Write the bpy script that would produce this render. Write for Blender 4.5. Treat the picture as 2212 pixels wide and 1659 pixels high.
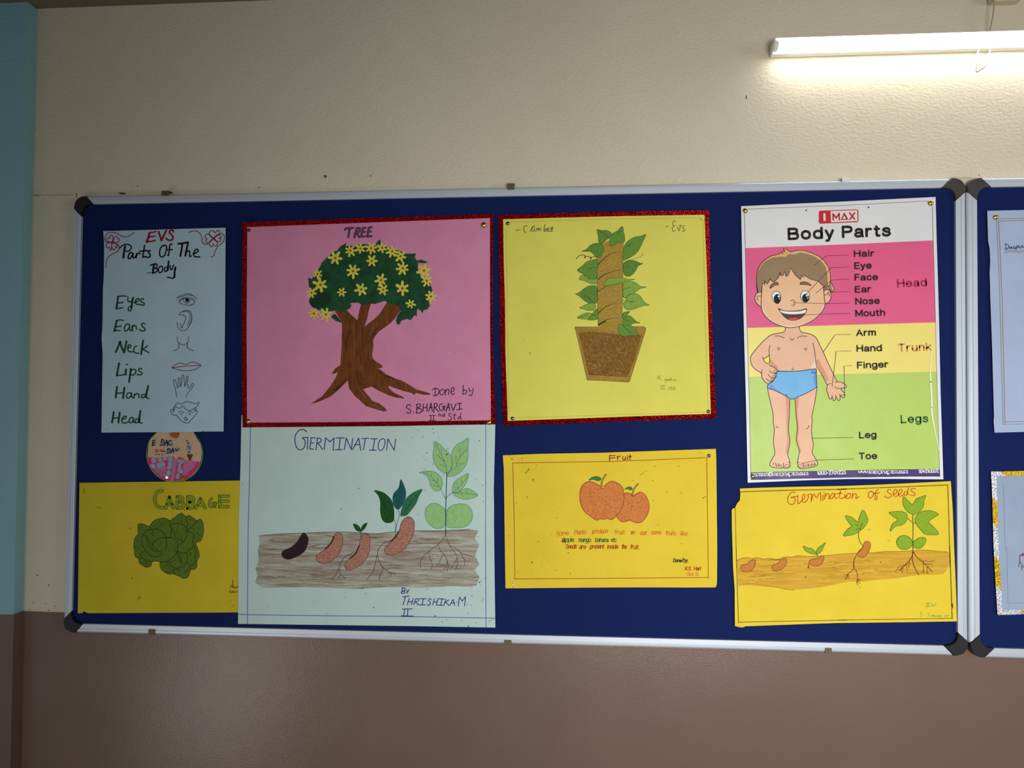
import bpy, bmesh, math, random
from mathutils import Vector, Matrix
from mathutils.geometry import tessellate_polygon
random.seed(7)
for o in list(bpy.data.objects): bpy.data.objects.remove(o)
S = bpy.context.scene
COL = S.collection

# ------------------------------------------------------------------ camera
W, H, F = 2212.0, 1659.0, 1533.0
# rows: camera right / down / forward in board axes (x right, z up, n out of the wall)
RR, RD, RF = (0.99733145, 0.0058515, -0.07292035), (0.0017607, -0.99969045, -0.02454424), (-0.07298552, 0.02418169, -0.99703303)
def bw(v): return Vector((v[0], -v[2], v[1]))          # board axes -> world axes (wall is the plane y = 0)
def ortho():
    f = bw(RF).normalized(); r = bw(RR); r = (r - f * r.dot(f)).normalized(); d = f.cross(r)
    return r, d, f
CR, CD, CF = ortho()
CAM = Vector((1.40481689 - 1.22, -1.91582712, 0.65820695 + 1.2))
cd = bpy.data.cameras.new('camera'); cam = bpy.data.objects.new('camera', cd); COL.objects.link(cam)
cd.sensor_fit = 'HORIZONTAL'; cd.sensor_width = 36.0; cd.lens = F / W * 36.0; cd.clip_start = 0.05; cd.clip_end = 60
m = Matrix((( CR.x, -CD.x, -CF.x), (CR.y, -CD.y, -CF.y), (CR.z, -CD.z, -CF.z))).to_4x4(); m.translation = CAM
cam.matrix_world = m
S.camera = cam
def P(px, py, off=0.0):
    """photo pixel -> point of the plane lying `off` metres in front of the wall"""
    d = CR * ((px - W / 2) / F) + CD * ((py - H / 2) / F) + CF
    t = (-off - CAM.y) / d.y
    return CAM + d * t

# ------------------------------------------------------------------ light and exposure
S.view_settings.view_transform = 'Standard'; S.view_settings.look = 'None'
S.view_settings.gamma = 1.0; S.view_settings.use_curve_mapping = False
S.view_settings.exposure = 0.0
wd = bpy.data.worlds.new('world'); S.world = wd; wd.use_nodes = True
bg = wd.node_tree.nodes['Background']; bg.inputs[0].default_value = (0.80, 0.90, 1.0, 1); bg.inputs[1].default_value = 0.21
def area(name, loc, target, sx, sy, power, color, spread=180):
    l = bpy.data.lights.new(name, 'AREA'); l.shape = 'RECTANGLE'; l.size = sx; l.size_y = sy; l.energy = power; l.color = color
    l.spread = math.radians(spread)
    o = bpy.data.objects.new(name, l); COL.objects.link(o); o.location = loc
    o.rotation_euler = (Vector(target) - Vector(loc)).to_track_quat('-Z', 'Y').to_euler()
    return o
area('daylight_side_window', (4.3, -2.3, 2.35), (0.2, 0, 1.7), 1.2, 1.3, 26, (1.0, 0.98, 0.95))
area('daylight_front_window', (0.9, -3.2, 1.45), (0.9, 0, 1.4), 1.2, 1.0, 17, (1.0, 1.0, 1.0), 75)
DOOR = P(515, 1470)
_i = (DOOR - CAM).normalized(); _o = Vector((_i.x, -_i.y, _i.z)); DOORL = DOOR + _o * 2.4
area('daylight_doorway', DOORL, DOOR, 0.35, 0.8, 6, (1.0, 0.97, 0.93))

# ------------------------------------------------------------------ materials
def lin(c):
    c = c / 255.0
    return c / 12.92 if c <= 0.04045 else ((c + 0.055) / 1.055) ** 2.4
def rgb(c): return (lin(c[0]), lin(c[1]), lin(c[2]), 1.0)
MATS = {}
def base(name):
    mt = bpy.data.materials.new(name); mt.use_nodes = True
    nt = mt.node_tree; b = nt.nodes['Principled BSDF']
    return mt, nt, b
def node(nt, t, **kw):
    n = nt.nodes.new(t)
    for k, v in kw.items(): setattr(n, k, v)
    return n
def noise(nt, scale, detail=3, rough=0.6, stretch=(1, 1, 1), rot=(0, 0, 0)):
    g = node(nt, 'ShaderNodeNewGeometry'); mp = node(nt, 'ShaderNodeMapping'); n = node(nt, 'ShaderNodeTexNoise')
    mp.inputs['Scale'].default_value = stretch; mp.inputs['Rotation'].default_value = rot
    n.inputs['Scale'].default_value = scale; n.inputs['Detail'].default_value = detail; n.inputs['Roughness'].default_value = rough
    nt.links.new(g.outputs['Position'], mp.inputs[0]); nt.links.new(mp.outputs[0], n.inputs['Vector'])
    return n
def ramp(nt, fac, stops):
    r = node(nt, 'ShaderNodeValToRGB')
    while len(r.color_ramp.elements) < len(stops): r.color_ramp.elements.new(0.5)
    for e, (p, c) in zip(r.color_ramp.elements, stops): e.position = p; e.color = rgb(c)
    nt.links.new(fac, r.inputs[0]); return r
def bump(nt, b, h, strength, dist):
    bp = node(nt, 'ShaderNodeBump'); bp.inputs['Strength'].default_value = strength; bp.inputs['Distance'].default_value = dist
    nt.links.new(h, bp.inputs['Height']); nt.links.new(bp.outputs[0], b.inputs['Normal']); return bp
def ink(name, c, rough=0.75, spec=0.2):
    if name in MATS: return MATS[name]
    mt, nt, b = base(name); b.inputs['Base Color'].default_value = rgb(c); b.inputs['Roughness'].default_value = rough
    b.inputs['Specular IOR Level'].default_value = spec; MATS[name] = mt; return mt
def pencil(name, c1, c2, scale=260, stretch=(1, 1, 1), rot=0.0, lo=0.35, hi=0.65, spec=0.15):
    """coloured-pencil / felt-pen shading: two tones broken up by stretched noise"""
    if name in MATS: return MATS[name]
    mt, nt, b = base(name); n = noise(nt, scale, 3, 0.65, stretch, (0, rot, 0))
    r = ramp(nt, n.outputs['Fac'], [(lo, c1), (hi, c2)]); nt.links.new(r.outputs[0], b.inputs['Base Color'])
    b.inputs['Roughness'].default_value = 0.75; b.inputs['Specular IOR Level'].default_value = spec; MATS[name] = mt; return mt
def paper(name, c, var=6, rough=0.7, spec=0.25, wave=0.35):
    if name in MATS: return MATS[name]
    mt, nt, b = base(name); n = noise(nt, 7, 4, 0.7)
    lo = tuple(max(0, x - var) for x in c); hi = tuple(min(255, x + var) for x in c)
    r = ramp(nt, n.outputs['Fac'], [(0.3, lo), (0.7, hi)]); nt.links.new(r.outputs[0], b.inputs['Base Color'])
    b.inputs['Roughness'].default_value = rough; b.inputs['Specular IOR Level'].default_value = spec
    n2 = noise(nt, 9, 2, 0.5); bump(nt, b, n2.outputs['Fac'], wave, 0.02); MATS[name] = mt; return mt
def foil(name, c, stripes=True):
    if name in MATS: return MATS[name]
    mt, nt, b = base(name); b.inputs['Base Color'].default_value = rgb(c); b.inputs['Metallic'].default_value = 1.0
    b.inputs['Roughness'].default_value = 0.22
    g = node(nt, 'ShaderNodeNewGeometry'); v = node(nt, 'ShaderNodeTexVoronoi'); v.inputs['Scale'].default_value = 330
    mp = node(nt, 'ShaderNodeMapping'); nt.links.new(g.outputs['Position'], mp.inputs[0]); mp.inputs['Rotation'].default_value = (0, 0.78, 0)
    nt.links.new(mp.outputs[0], v.inputs['Vector'])
    n = noise(nt, 26, 3, 0.6)
    ad = node(nt, 'ShaderNodeMath', operation='MULTIPLY_ADD'); ad.inputs[1].default_value = 0.21
    nt.links.new(v.outputs['Distance'], ad.inputs[0]); nt.links.new(n.outputs['Fac'], ad.inputs[2])
    bump(nt, b, ad.outputs[0], 0.9, 0.02); MATS[name] = mt; return mt
def metal(name, c, rough=0.3, metallic=1.0):
    if name in MATS: return MATS[name]
    mt, nt, b = base(name); b.inputs['Base Color'].default_value = rgb(c); b.inputs['Metallic'].default_value = metallic
    b.inputs['Roughness'].default_value = rough; MATS[name] = mt; return mt
def plaster(name, c1, c2, bstr, rough=0.8, spec=0.2, fine=95):
    if name in MATS: return MATS[name]
    mt, nt, b = base(name); n = noise(nt, 2.2, 6, 0.65)
    r = ramp(nt, n.outputs['Fac'], [(0.3, c1), (0.7, c2)]); nt.links.new(r.outputs[0], b.inputs['Base Color'])
    b.inputs['Roughness'].default_value = rough; b.inputs['Specular IOR Level'].default_value = spec
    n2 = noise(nt, fine, 3, 0.55, (1.0, 1, 1.6), (0, -0.45, 0)); n3 = noise(nt, 9, 3, 0.5)
    ad = node(nt, 'ShaderNodeMath', operation='MULTIPLY_ADD'); ad.inputs[1].default_value = 0.9
    nt.links.new(n3.outputs['Fac'], ad.inputs[0]); nt.links.new(n2.outputs['Fac'], ad.inputs[2])
    bump(nt, b, ad.outputs[0], bstr, 0.004); MATS[name] = mt; return mt

# ------------------------------------------------------------------ object helpers
def link(name, me, parent=None):
    o = bpy.data.objects.new(name, me); COL.objects.link(o)
    if parent: o.parent = parent; o.matrix_parent_inverse = parent.matrix_world.inverted()
    return o
def mesh(name, verts, faces, mats, fm=None, parent=None, smooth=False):
    me = bpy.data.meshes.new(name); me.from_pydata([tuple(v) for v in verts], [], faces)
    for mt in mats: me.materials.append(mt)
    if fm: me.polygons.foreach_set('material_index', fm)
    if smooth: me.polygons.foreach_set('use_smooth', [True] * len(faces))
    me.update(); return link(name, me, parent)
def bm_obj(name, bm, mats, parent=None, smooth=False):
    me = bpy.data.meshes.new(name); bm.to_mesh(me); bm.free()
    for mt in mats: me.materials.append(mt)
    if smooth: me.polygons.foreach_set('use_smooth', [True] * len(me.polygons))
    me.update(); return link(name, me, parent)
def tag(o, label, cat, group=None, kind=None):
    if label: o['label'] = label
    if cat: o['category'] = cat
    if group: o['group'] = group
    if kind: o['kind'] = kind
    return o
def thing(name, label, cat, loc, group=None):
    o = bpy.data.objects.new(name, None); COL.objects.link(o); o.location = loc; o.empty_display_size = 0.05
    bpy.context.view_layer.update()
    return tag(o, label, cat, group)
def box_bm(bm, lo, hi):
    vs = [bm.verts.new((x, y, z)) for x in (lo[0], hi[0]) for y in (lo[1], hi[1]) for z in (lo[2], hi[2])]
    for f in ((0, 1, 3, 2), (4, 6, 7, 5), (0, 4, 5, 1), (2, 3, 7, 6), (0, 2, 6, 4), (1, 5, 7, 3)): bm.faces.new([vs[i] for i in f])
    return vs
def tube_bm(bm, pts, r, seg=10):
    pts = [Vector(p) for p in pts]; rings = []
    for i, p in enumerate(pts):
        t = (pts[min(i + 1, len(pts) - 1)] - pts[max(i - 1, 0)]).normalized()
        a = t.orthogonal().normalized() if i == 0 else (a - t * a.dot(t)).normalized()
        b = t.cross(a)
        rr = r[i] if isinstance(r, (list, tuple)) else r
        rings.append([bm.verts.new(p + (a * math.cos(2 * math.pi * k / seg) + b * math.sin(2 * math.pi * k / seg)) * rr) for k in range(seg)])
    for A, B in zip(rings, rings[1:]):
        for k in range(seg): bm.faces.new((A[k], A[(k + 1) % seg], B[(k + 1) % seg], B[k]))
    bm.faces.new(rings[0][::-1]); bm.faces.new(rings[-1])

# ------------------------------------------------------------------ flat drawing kit (ink and paint lying on the sheets)
def crm(p, n=6, closed=False):
    if len(p) < 3: return list(p)
    out = []; N = len(p)
    for i in range(N if closed else N - 1):
        p0 = p[(i - 1) % N] if (closed or i > 0) else p[0]; p1 = p[i]; p2 = p[(i + 1) % N]
        p3 = p[(i + 2) % N] if (closed or i + 2 < N) else p[-1]
        for k in range(n):
            t = k / n; t2 = t * t; t3 = t2 * t
            out.append(tuple(0.5 * (2 * p1[j] + (p2[j] - p0[j]) * t + (2 * p0[j] - 5 * p1[j] + 4 * p2[j] - p3[j]) * t2 + (3 * p1[j] - p0[j] - 3 * p2[j] + p3[j]) * t3) for j in (0, 1)))
    if not closed: out.append(tuple(p[-1]))
    return out
ZX, ZY, ZK = 0.0, 0.0, 1.0
def Z(x0, y0, w, full=2212.0):
    global ZX, ZY, ZK
    ZX, ZY, ZK = x0, y0, w / full
def pts(s):
    if not isinstance(s, str): return [(x, y) for x, y in s]
    v = [float(a) for a in s.split()]
    return [(ZX + v[i] * ZK, ZY + v[i + 1] * ZK) for i in range(0, len(v) - 1, 2)]
class Draw:
    """one flat drawn part of a sheet; everything is given in photo pixels and laid onto the sheet's own plane"""
    def __init__(s, name, parent, off, lay=0, label=None):
        s.n, s.p, s.o, s.l, s.label = name, parent, off + 0.0003, lay, label
        s.v, s.f, s.m, s.fm = [], [], [], []
    def mi(s, mt):
        if mt not in s.m: s.m.append(mt)
        return s.m.index(mt)
    def _z(s, half): return s.o + (s.l + half) * 0.00005
    def add(s, ring, tris, mt, half=0.0):
        b = len(s.v); z = s._z(half); s.v += [P(x, y, z) for x, y in ring]; k = s.mi(mt)
        for t in tris: s.f.append(tuple(b + i for i in t)); s.fm.append(k)
    def fill(s, data, mt, sm=True, n=5):
        """closed shapes; ';' separates shapes, '|' separates an outline from its holes"""
        s.l += 1
        for shape in (data.split(';') if isinstance(data, str) else [data]):
            rings = [pts(r) for r in shape.split('|')] if isinstance(shape, str) else [shape]
            if sm: rings = [crm(r, n, True) for r in rings]
            flat = [p for r in rings for p in r]
            tris = tessellate_polygon([[Vector((x, y, 0)) for x, y in r] for r in rings])
            s.add(flat, tris, mt)
        return s
    def line(s, data, w, mt, sm=True, taper=False, n=6, closed=False):
        for st in (data.split(';') if isinstance(data, str) else [data]):
            p = pts(st)
            if len(p) == 1: p = [p[0], (p[0][0] + 0.01, p[0][1])]
            if sm: p = crm(p, n, closed)
            if closed: p = p + [p[0], p[1]]
            q = [p[0]]
            for a in p[1:]:
                if math.hypot(a[0] - q[-1][0], a[1] - q[-1][1]) > 0.02: q.append(a)
            if len(q) < 2: q = [p[0], (p[0][0] + 0.03, p[0][1])]
            N = len(q); L, R = [], []
            for i, (x, y) in enumerate(q):
                ax, ay = q[max(i - 1, 0)]; bx, by = q[min(i + 1, N - 1)]
                dx, dy = bx - ax, by - ay; d = math.hypot(dx, dy) or 1
                h = w / 2 * ((1.0 - 0.8 * i / (N - 1)) if taper else 1.0)
                if 0 < i < N - 1:
                    u = (x - ax, y - ay); lu = math.hypot(*u) or 1
                    c = abs(u[0] * dx + u[1] * dy) / (lu * d); h = h / max(c, 0.6)
                L.append((x - dy / d * h, y + dx / d * h)); R.append((x + dy / d * h, y - dx / d * h))
            ring = L + R; tris = [(i, i + 1, N + i + 1, N + i) for i in range(N - 1)]
            h = w / 2
            for e, (i0, sg) in enumerate(((0, 1), (N - 1, -1))):
                if taper and i0: continue
                a, b = (L[i0], R[i0]); cx, cy = q[i0]
                a0 = math.atan2(a[1] - cy, a[0] - cx); c0 = len(ring)
                ring += [(cx + h * math.cos(a0 + sg * math.pi * k / 5), cy + h * math.sin(a0 + sg * math.pi * k / 5)) for k in range(6)]
                tris.append(tuple(range(c0, c0 + 6)))
            s.add(ring, tris, mt, 0.5)
        return s
    def dots(s, data, r, mt):
        for x, y in pts(data):
            k = random.uniform(0.7, 1.2) * r; a = random.uniform(0, 3)
            s.add([(x + k * math.cos(t) + 0.3 * k * math.cos(a), y + k * 0.85 * math.sin(t)) for t in [i * math.pi / 4 for i in range(8)]], [tuple(range(8))], mt, 0.5)
        return s
    def text(s, st, x0, y0, x1, y1, h, w, mt, slant=0.0, gap=3.2, jit=0.0):
        adv = []; x = 0
        for ch in st:
            if ch == ' ': x += 5.5; adv.append(None); continue
            adv.append(x); x += FONT[ch][0] + gap
        tot = x - gap; ln = math.hypot(x1 - x0, y1 - y0); ux, uy = (x1 - x0) / ln, (y1 - y0) / ln
        kx = ln / tot; ky = h / 14.0
        for ch, a in zip(st, adv):
            if a is None: continue
            jy = random.uniform(-jit, jit)
            for stroke in FONT[ch][1].split('/'):
                smo = stroke.startswith('~'); cl = stroke.endswith('z')
                p = [tuple(float(c) for c in q.split(',')) for q in stroke.strip('~z').split()]
                pp = []
                for gx, gy in p:
                    X = (a + gx) * kx + gy * ky * slant; Y = gy * ky + jy
                    pp.append((x0 + ux * X + uy * Y, y0 + uy * X - ux * Y))
                s.line(pp, w, mt, smo, closed=cl)
        return s
    def end(s):
        o = mesh(s.n, s.v, s.f, s.m, s.fm, s.p)
        if s.label: o['label'] = s.label
        return o
FONT = {
'A': (11, '0,0 5.5,14 11,0/2,5 9,5'), 'B': (10, '0,0 0,14/0,14 5,14/~5,14 8.6,13.2 9,10.5 8.4,8.3 5,7.4/0,7.4 5,7.4/~5,7.4 9.2,6.6 10,3.7 9,.8 5.5,0/0,0 5.5,0'),
'C': (10.5, '~10.5,11 8.5,13.4 5.5,14 2,12 0,7 2,2 5.5,0 8.5,.6 10.5,3'), 'D': (10.5, '0,0 0,14/0,14 4.5,14/~4.5,14 9,12 10.5,7 9,2 4.5,0/0,0 4.5,0'),
'E': (8.6, '8.6,14 0,14/0,14 0,0/0,0 8.6,0/0,7.4 7.8,7.4'), 'F': (8.2, '8.2,14 0,14/0,14 0,0/0,7.2 7.2,7.2'),
'G': (11, '~10.5,11.5 8.5,13.4 5.5,14 2,12 0,7 2,2 5.5,0 9,1 10.8,3.5/10.8,3.5 10.8,6.8/10.8,6.8 6.5,6.8'),
'H': (10.5, '0,0 0,14/10.5,0 10.5,14/0,7.3 10.5,7.3'), 'I': (6, '3,0 3,14/0,14 6,14/0,0 6,0'), 'K': (9.5, '0,0 0,14/9,14 0,5.5/3,8 9.5,0'),
'L': (8, '0,14 0,0/0,0 8,0'), 'M': (12.5, '0,0 0,14/0,14 6.2,2/6.2,2 12.5,14/12.5,14 12.5,0'), 'N': (10.5, '0,0 0,14/0,14 10.5,0/10.5,0 10.5,14'),
'O': (12, '~6,14 2,12 0,7 2,2 6,0 10,2 12,7 10,12z'), 'P': (9.5, '0,0 0,14/0,14 5.5,14/~5.5,14 8.8,13 9.5,10.4 8.8,7.8 5.5,6.8/5.5,6.8 0,6.8'),
'R': (10, '0,0 0,14/0,14 5.5,14/~5.5,14 8.8,13 9.5,10.4 8.8,7.8 5.5,6.8/5.5,6.8 0,6.8/5,6.8 10,0'),
'S': (9.5, '~9,11.5 7.5,13.4 4.7,14 1.5,12.8 .8,10.3 4.5,7.5 8.5,6 9.5,3.5 7.5,.7 4.7,0 1.5,.8 0,3'), 'T': (10, '0,14 10,14/5,14 5,0'),
'V': (11, '0,14 5.5,0/5.5,0 11,14'), 'Y': (10, '0,14 5,7/10,14 5,7/5,7 5,0'), 'X': (10, '0,14 10,0/10,14 0,0'),
'a': (8.3, '~.8,8 2,9.6 4.3,10 7,9.2 7.6,7/7.6,7 7.6,2.5/~7.6,2.5 7.8,.8 8.4,0/~7.6,5.8 4.5,5.2 1.2,4.5 0,2.6 1,.5 3.3,0 6,.8 7.6,3'),
'b': (8.6, '0,14 0,0/~0,5 1,8.8 4.2,10 7.6,8.5 8.6,5 7.6,1.5 4.2,0 1,1.2 0,5'), 'c': (8.2, '~8,7.6 6.5,9.5 4.3,10 1.2,8.5 0,5 1.2,1.5 4.3,0 6.8,.6 8.2,2.8'),
'd': (8.6, '8.6,14 8.6,0/~8.6,5 7.6,8.8 4.4,10 1,8.5 0,5 1,1.5 4.4,0 7.6,1.2 8.6,5'), 'e': (8.6, '0,5.2 8.6,5.2/~8.6,5.2 7.7,8.6 4.4,10 1.2,8.5 0,5 1.2,1.5 4.5,0 7,.6 8.4,2.4'),
'f': (5, '~5,13.8 3.4,14 2.2,12.8 2,11/2,11 2,0/0,9.6 4.6,9.6'), 'g': (8.4, '8.4,9.8 8.4,-1/~8.4,-1 7.4,-3.4 4.3,-4.2 1.8,-3.7 .6,-2.2/~8.4,5 7.4,8.8 4.3,10 1,8.5 0,5.2 1,1.8 4.3,.4 7.4,1.6 8.4,5'),
'h': (7.8, '0,14 0,0/~0,6 1.2,8.8 4.2,10 7,9 7.8,6/7.8,6 7.8,0'), 'i': (1, '.5,10 .5,0/.5,13.6 .5,13.7'), 'k': (7.6, '0,14 0,0/7,10 0,3.6/2.4,5.8 7.6,0'),
'l': (1, '.5,14 .5,0'), 'm': (12.4, '0,10 0,0/~0,6 1,9 3.5,10 5.6,9 6.2,6.5/6.2,6.5 6.2,0/~6.2,6.5 7.2,9 9.6,10 11.8,9 12.4,6.5/12.4,6.5 12.4,0'),
'n': (7.8, '0,10 0,0/~0,6 1.2,8.8 4.2,10 7,9 7.8,6/7.8,6 7.8,0'), 'o': (8.8, '~4.4,10 1.2,8.6 0,5 1.2,1.4 4.4,0 7.6,1.4 8.8,5 7.6,8.6z'),
'p': (8.6, '0,10 0,-4/~0,5 1,8.8 4.2,10 7.6,8.5 8.6,5 7.6,1.5 4.2,0 1,1.2 0,5'), 'r': (5, '0,10 0,0/~0,6 1.2,9 3,10 5,9.6'),
's': (7.6, '~7.2,7.6 6,9.5 3.8,10 1.2,9.2 .8,7.2 3.8,5.4 7,4.2 7.6,2.3 6,.4 3.8,0 1.2,.6 0,2.4'), 't': (4.8, '2,13 2,2.4/~2,2.4 2.6,.4 5,.2/0,9.6 4.8,9.6'),
'u': (7.8, '0,10 0,3.5/~0,3.5 1,.8 3.8,0 6.8,1.2 7.8,4/7.8,10 7.8,0'), 'v': (7.6, '0,10 3.8,0/3.8,0 7.6,10'), 'w': (11, '0,10 2.8,0/2.8,0 5.5,9.5/5.5,9.5 8.2,0/8.2,0 11,10'),
'x': (7.6, '0,10 7.6,0/7.6,10 0,0'), 'y': (7.8, '0,10 3.9,.4/7.8,10 3.4,-1.6/~3.4,-1.6 2.4,-3.8 .4,-4'), 'j': (3, '2,10 2,-2/~2,-2 1.2,-3.8 -1,-4/2,13.6 2,13.7'),
'0': (8.6, '~4.3,14 1,12 0,7 1,2 4.3,0 7.6,2 8.6,7 7.6,12z'), '1': (4.5, '0,11 3.4,14/3.4,14 3.4,0'), '2': (8.6, '~.4,10.5 1.6,13.2 4.4,14 7.4,12.8 8,10 6.4,7 0,0/0,0 8.6,0'),
'3': (8.6, '~.6,11.5 2,13.5 4.4,14 7.4,13 7.6,10 6,8 3.6,7.5/~3.6,7.5 7,7 8.4,4 7,1 4.2,0 1.4,.8 0,3'), '4': (9, '6.4,0 6.4,14/6.4,14 0,4/0,4 9,4'),
'5': (8.6, '7.8,14 1.6,14/1.6,14 .8,7.4/~.8,7.4 4.2,9 7.6,7.6 8.6,4.6 7.4,1.2 4.2,0 1.4,.8 0,2.8'), '7': (8.4, '0,14 8.4,14/8.4,14 2.8,0'),
'8': (8.6, '~4.3,14 1.4,13 .9,10.6 4.3,7.5 7.7,10.6 7.2,13z/~4.3,7.5 .8,6 0,3.6 1.4,.8 4.3,0 7.2,.8 8.6,3.6 7.8,6z'),
'.': (1, '.5,.3 .5,.4'), '-': (5, '0,5.5 5,5.5'), ':': (1, '.5,.6 .5,.7/.5,8 .5,8.1'),
'@': (13, '~9,7.5 7.6,9.6 5.4,9.4 4,6.4 4.6,3.4 7,3.4 8.8,6.4/~9.2,9.6 8.6,4.6 9.6,3.4 11.6,4.4 12.8,7.6 11.4,11.4 7.6,13 3,12 .4,8 .8,3 3.6,-.6 7.4,-1.6 10.6,-.8'),
}
# ------------------------------------------------------------------ setting
zc = P(240, 13).z; zd = P(100, 1322).z
xc = (P(82, 20).x + P(39, 1659).x) / 2
PD = 0.034
m_cream = plaster('cream_distemper', (214, 203, 178), (222, 212, 188), 0.55)
m_brown = plaster('brown_gloss_enamel', (112, 90, 78), (122, 99, 87), 0.16, rough=0.24, spec=0.5, fine=210)
m_blue = plaster('pale_blue_distemper', (140, 186, 196), (150, 194, 202), 0.5)
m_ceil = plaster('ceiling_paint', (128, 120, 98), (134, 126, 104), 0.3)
m_floor = plaster('floor_cement', (120, 112, 102), (132, 124, 114), 0.3)
m_mark = ink('wall_grime', (96, 88, 74))
def strip_wall(name, pa, pb, up, dn, wob):
    """vertical wall between two floor points with a hand-painted dado edge"""
    n = 90; V, Fc, fm = [], [], []
    for i in range(n + 1):
        t = i / n; x, y = pa[0] + (pb[0] - pa[0]) * t, pa[1] + (pb[1] - pa[1]) * t
        w = wob * (math.sin(x * 9) + 0.6 * math.sin(x * 23 + 1) + 0.4 * math.sin(x * 61))
        V += [(x, y, 0), (x, y, zd + w), (x, y, zc)]
    for i in range(n):
        a = 3 * i; Fc += [(a, a + 3, a + 4, a + 1), (a + 1, a + 4, a + 5, a + 2)]; fm += [1, 0]
    return V, Fc, fm
V, Fc, fm = strip_wall('w', (xc, 0), (5.0, 0), None, None, 0.0012)
wall = mesh('wall_back', V, Fc, [m_cream, m_brown, m_mark], fm); tag(wall, 'cream plaster wall with a brown gloss dado behind the notice boards', 'wall', kind='structure')
# stains and pencil setting-out lines on the wall
g = Draw('wall_mark', wall, 0.0, 0, 'pencil setting-out lines and small stains')
g.fill('699 379 703 378 706 381 702 385', m_mark); g.fill('1611 206 1613 207 1613 214 1611 213', m_mark)
g.line('72 422 84 422;165 418 165 426', 1.6, m_mark, False); g.line('84 422 120 421.5 158 421', 0.7, m_mark, False)
g.fill('256 417 262 415.5 269 416.5 272 419 262 420', m_mark)
g.dots('297 402 80 1243 105 1264 72 1302 99 1304 64 1317 105 1318 118 1310 560 405 800 380', 1.6, m_mark)
g.line('2057 383 2066 384.4 2080 384.6 2098 384.2', 0.8, m_mark, False); g.line('2115 376 2116 381', 0.9, m_mark, False)
g.end()
V, Fc, fm = [], [], []
for (pa, pb) in (((xc - 1.2, -PD), (xc, -PD)), ((xc, -PD), (xc, 0))):
    v, f, k = strip_wall('p', pa, pb, None, None, 0.0016); b = len(V)
    V += v; Fc += [tuple(b + i for i in q) for q in f]; fm += k
tag(mesh('wall_left', V, Fc, [m_blue, m_brown], fm), 'pale blue pilaster with a brown dado at the left end of the wall', 'wall', kind='structure')
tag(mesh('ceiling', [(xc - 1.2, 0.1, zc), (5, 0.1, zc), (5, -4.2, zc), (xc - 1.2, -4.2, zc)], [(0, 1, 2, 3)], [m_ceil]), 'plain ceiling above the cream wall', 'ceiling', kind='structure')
tag(mesh('floor', [(xc - 1.2, 0.1, 0), (5, 0.1, 0), (5, -4.2, 0), (xc - 1.2, -4.2, 0)], [(0, 1, 2, 3)], [m_floor]), 'bare cement floor of the classroom', 'floor', kind='structure')

# ------------------------------------------------------------------ notice boards
m_alu = metal('brushed_aluminium', (206, 214, 222), 0.4, 0.35)
m_black = ink('black_plastic', (30, 29, 29), 0.45, 0.4)
m_black_lit = ink('lit_black_plastic', (62, 58, 58), 0.5, 0.4)  # black plastic again, greyed: the tube light's brightening is put into the colour
m_felt, _nt, _b = base('navy_felt'); _n = noise(_nt, 900, 2, 0.7)
_r = ramp(_nt, _n.outputs['Fac'], [(0.3, (19, 31, 78)), (0.7, (28, 42, 92))]); _nt.links.new(_r.outputs[0], _b.inputs['Base Color'])
_b.inputs['Roughness'].default_value = 0.95; _b.inputs['Specular IOR Level'].default_value = 0.05
_b.inputs['Sheen Weight'].default_value = 0.15; _b.inputs['Sheen Tint'].default_value = rgb((60, 80, 170))
FRONT = 0.021
PROF = [(0, 0.001), (0, 0.013), (0.03, 0.0165), (0.10, 0.019), (0.22, 0.0207), (0.40, FRONT), (0.45, FRONT), (0.465, 0.0192), (0.515, 0.0192), (0.53, FRONT), (0.97, FRONT), (1.0, 0.0205), (1.0, 0.0125)]
def q2(p): v = P(p[0], p[1], FRONT); return (v.x, v.z)
def lerp(a, b, t): return (a[0] + (b[0] - a[0]) * t, a[1] + (b[1] - a[1]) * t)
def rail(root, oa, ob, ia, ib):
    V = []
    for o_, i_ in ((oa, ia), (ob, ib)):
        for u, d in PROF:
            x, z = lerp(o_, i_, u); V.append((x, -d, z))
    n = len(PROF); Fc = [(k, k + 1, n + k + 1, n + k) for k in range(n - 1)] + [tuple(range(n))[::-1], tuple(range(n, 2 * n))]
    return mesh('frame_rail', V, Fc, [m_alu], parent=root)
def cap(root, c_out, e1o, e1i, c_in, e2i, e2o, mat):
    """rounded plastic corner: outline runs outer end 1 -> rounded outer corner -> outer end 2 -> inner end 2 -> small inner arc -> inner end 1"""
    out = []
    for k in range(13):
        t = k / 12; a = lerp(e1o, c_out, t); b = lerp(c_out, e2o, t); out.append(lerp(a, b, t))
    inn = []
    for k in range(7):
        t = k / 6; a = lerp(e2i, c_in, t); b = lerp(c_in, e1i, t); inn.append(lerp(a, b, t))
    ring = out + inn; cx = sum(p[0] for p in ring) / len(ring); cz = sum(p[1] for p in ring) / len(ring)
    V, Fc = [], []; n = len(ring)
    for d, s in ((0.001, 1.0), (0.016, 1.0), (0.0205, 0.97), (0.0222, 0.90)):
        V += [(cx + (x - cx) * s, -d, cz + (z - cz) * s) for x, z in ring]
    for l in range(3):
        for k in range(n): Fc.append((l * n + k, l * n + (k + 1) % n, (l + 1) * n + (k + 1) % n, (l + 1) * n + k))
    Fc.append(tuple(range(3 * n, 4 * n)))
    return mesh('corner_cap', V, Fc, [mat], parent=root)
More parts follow.
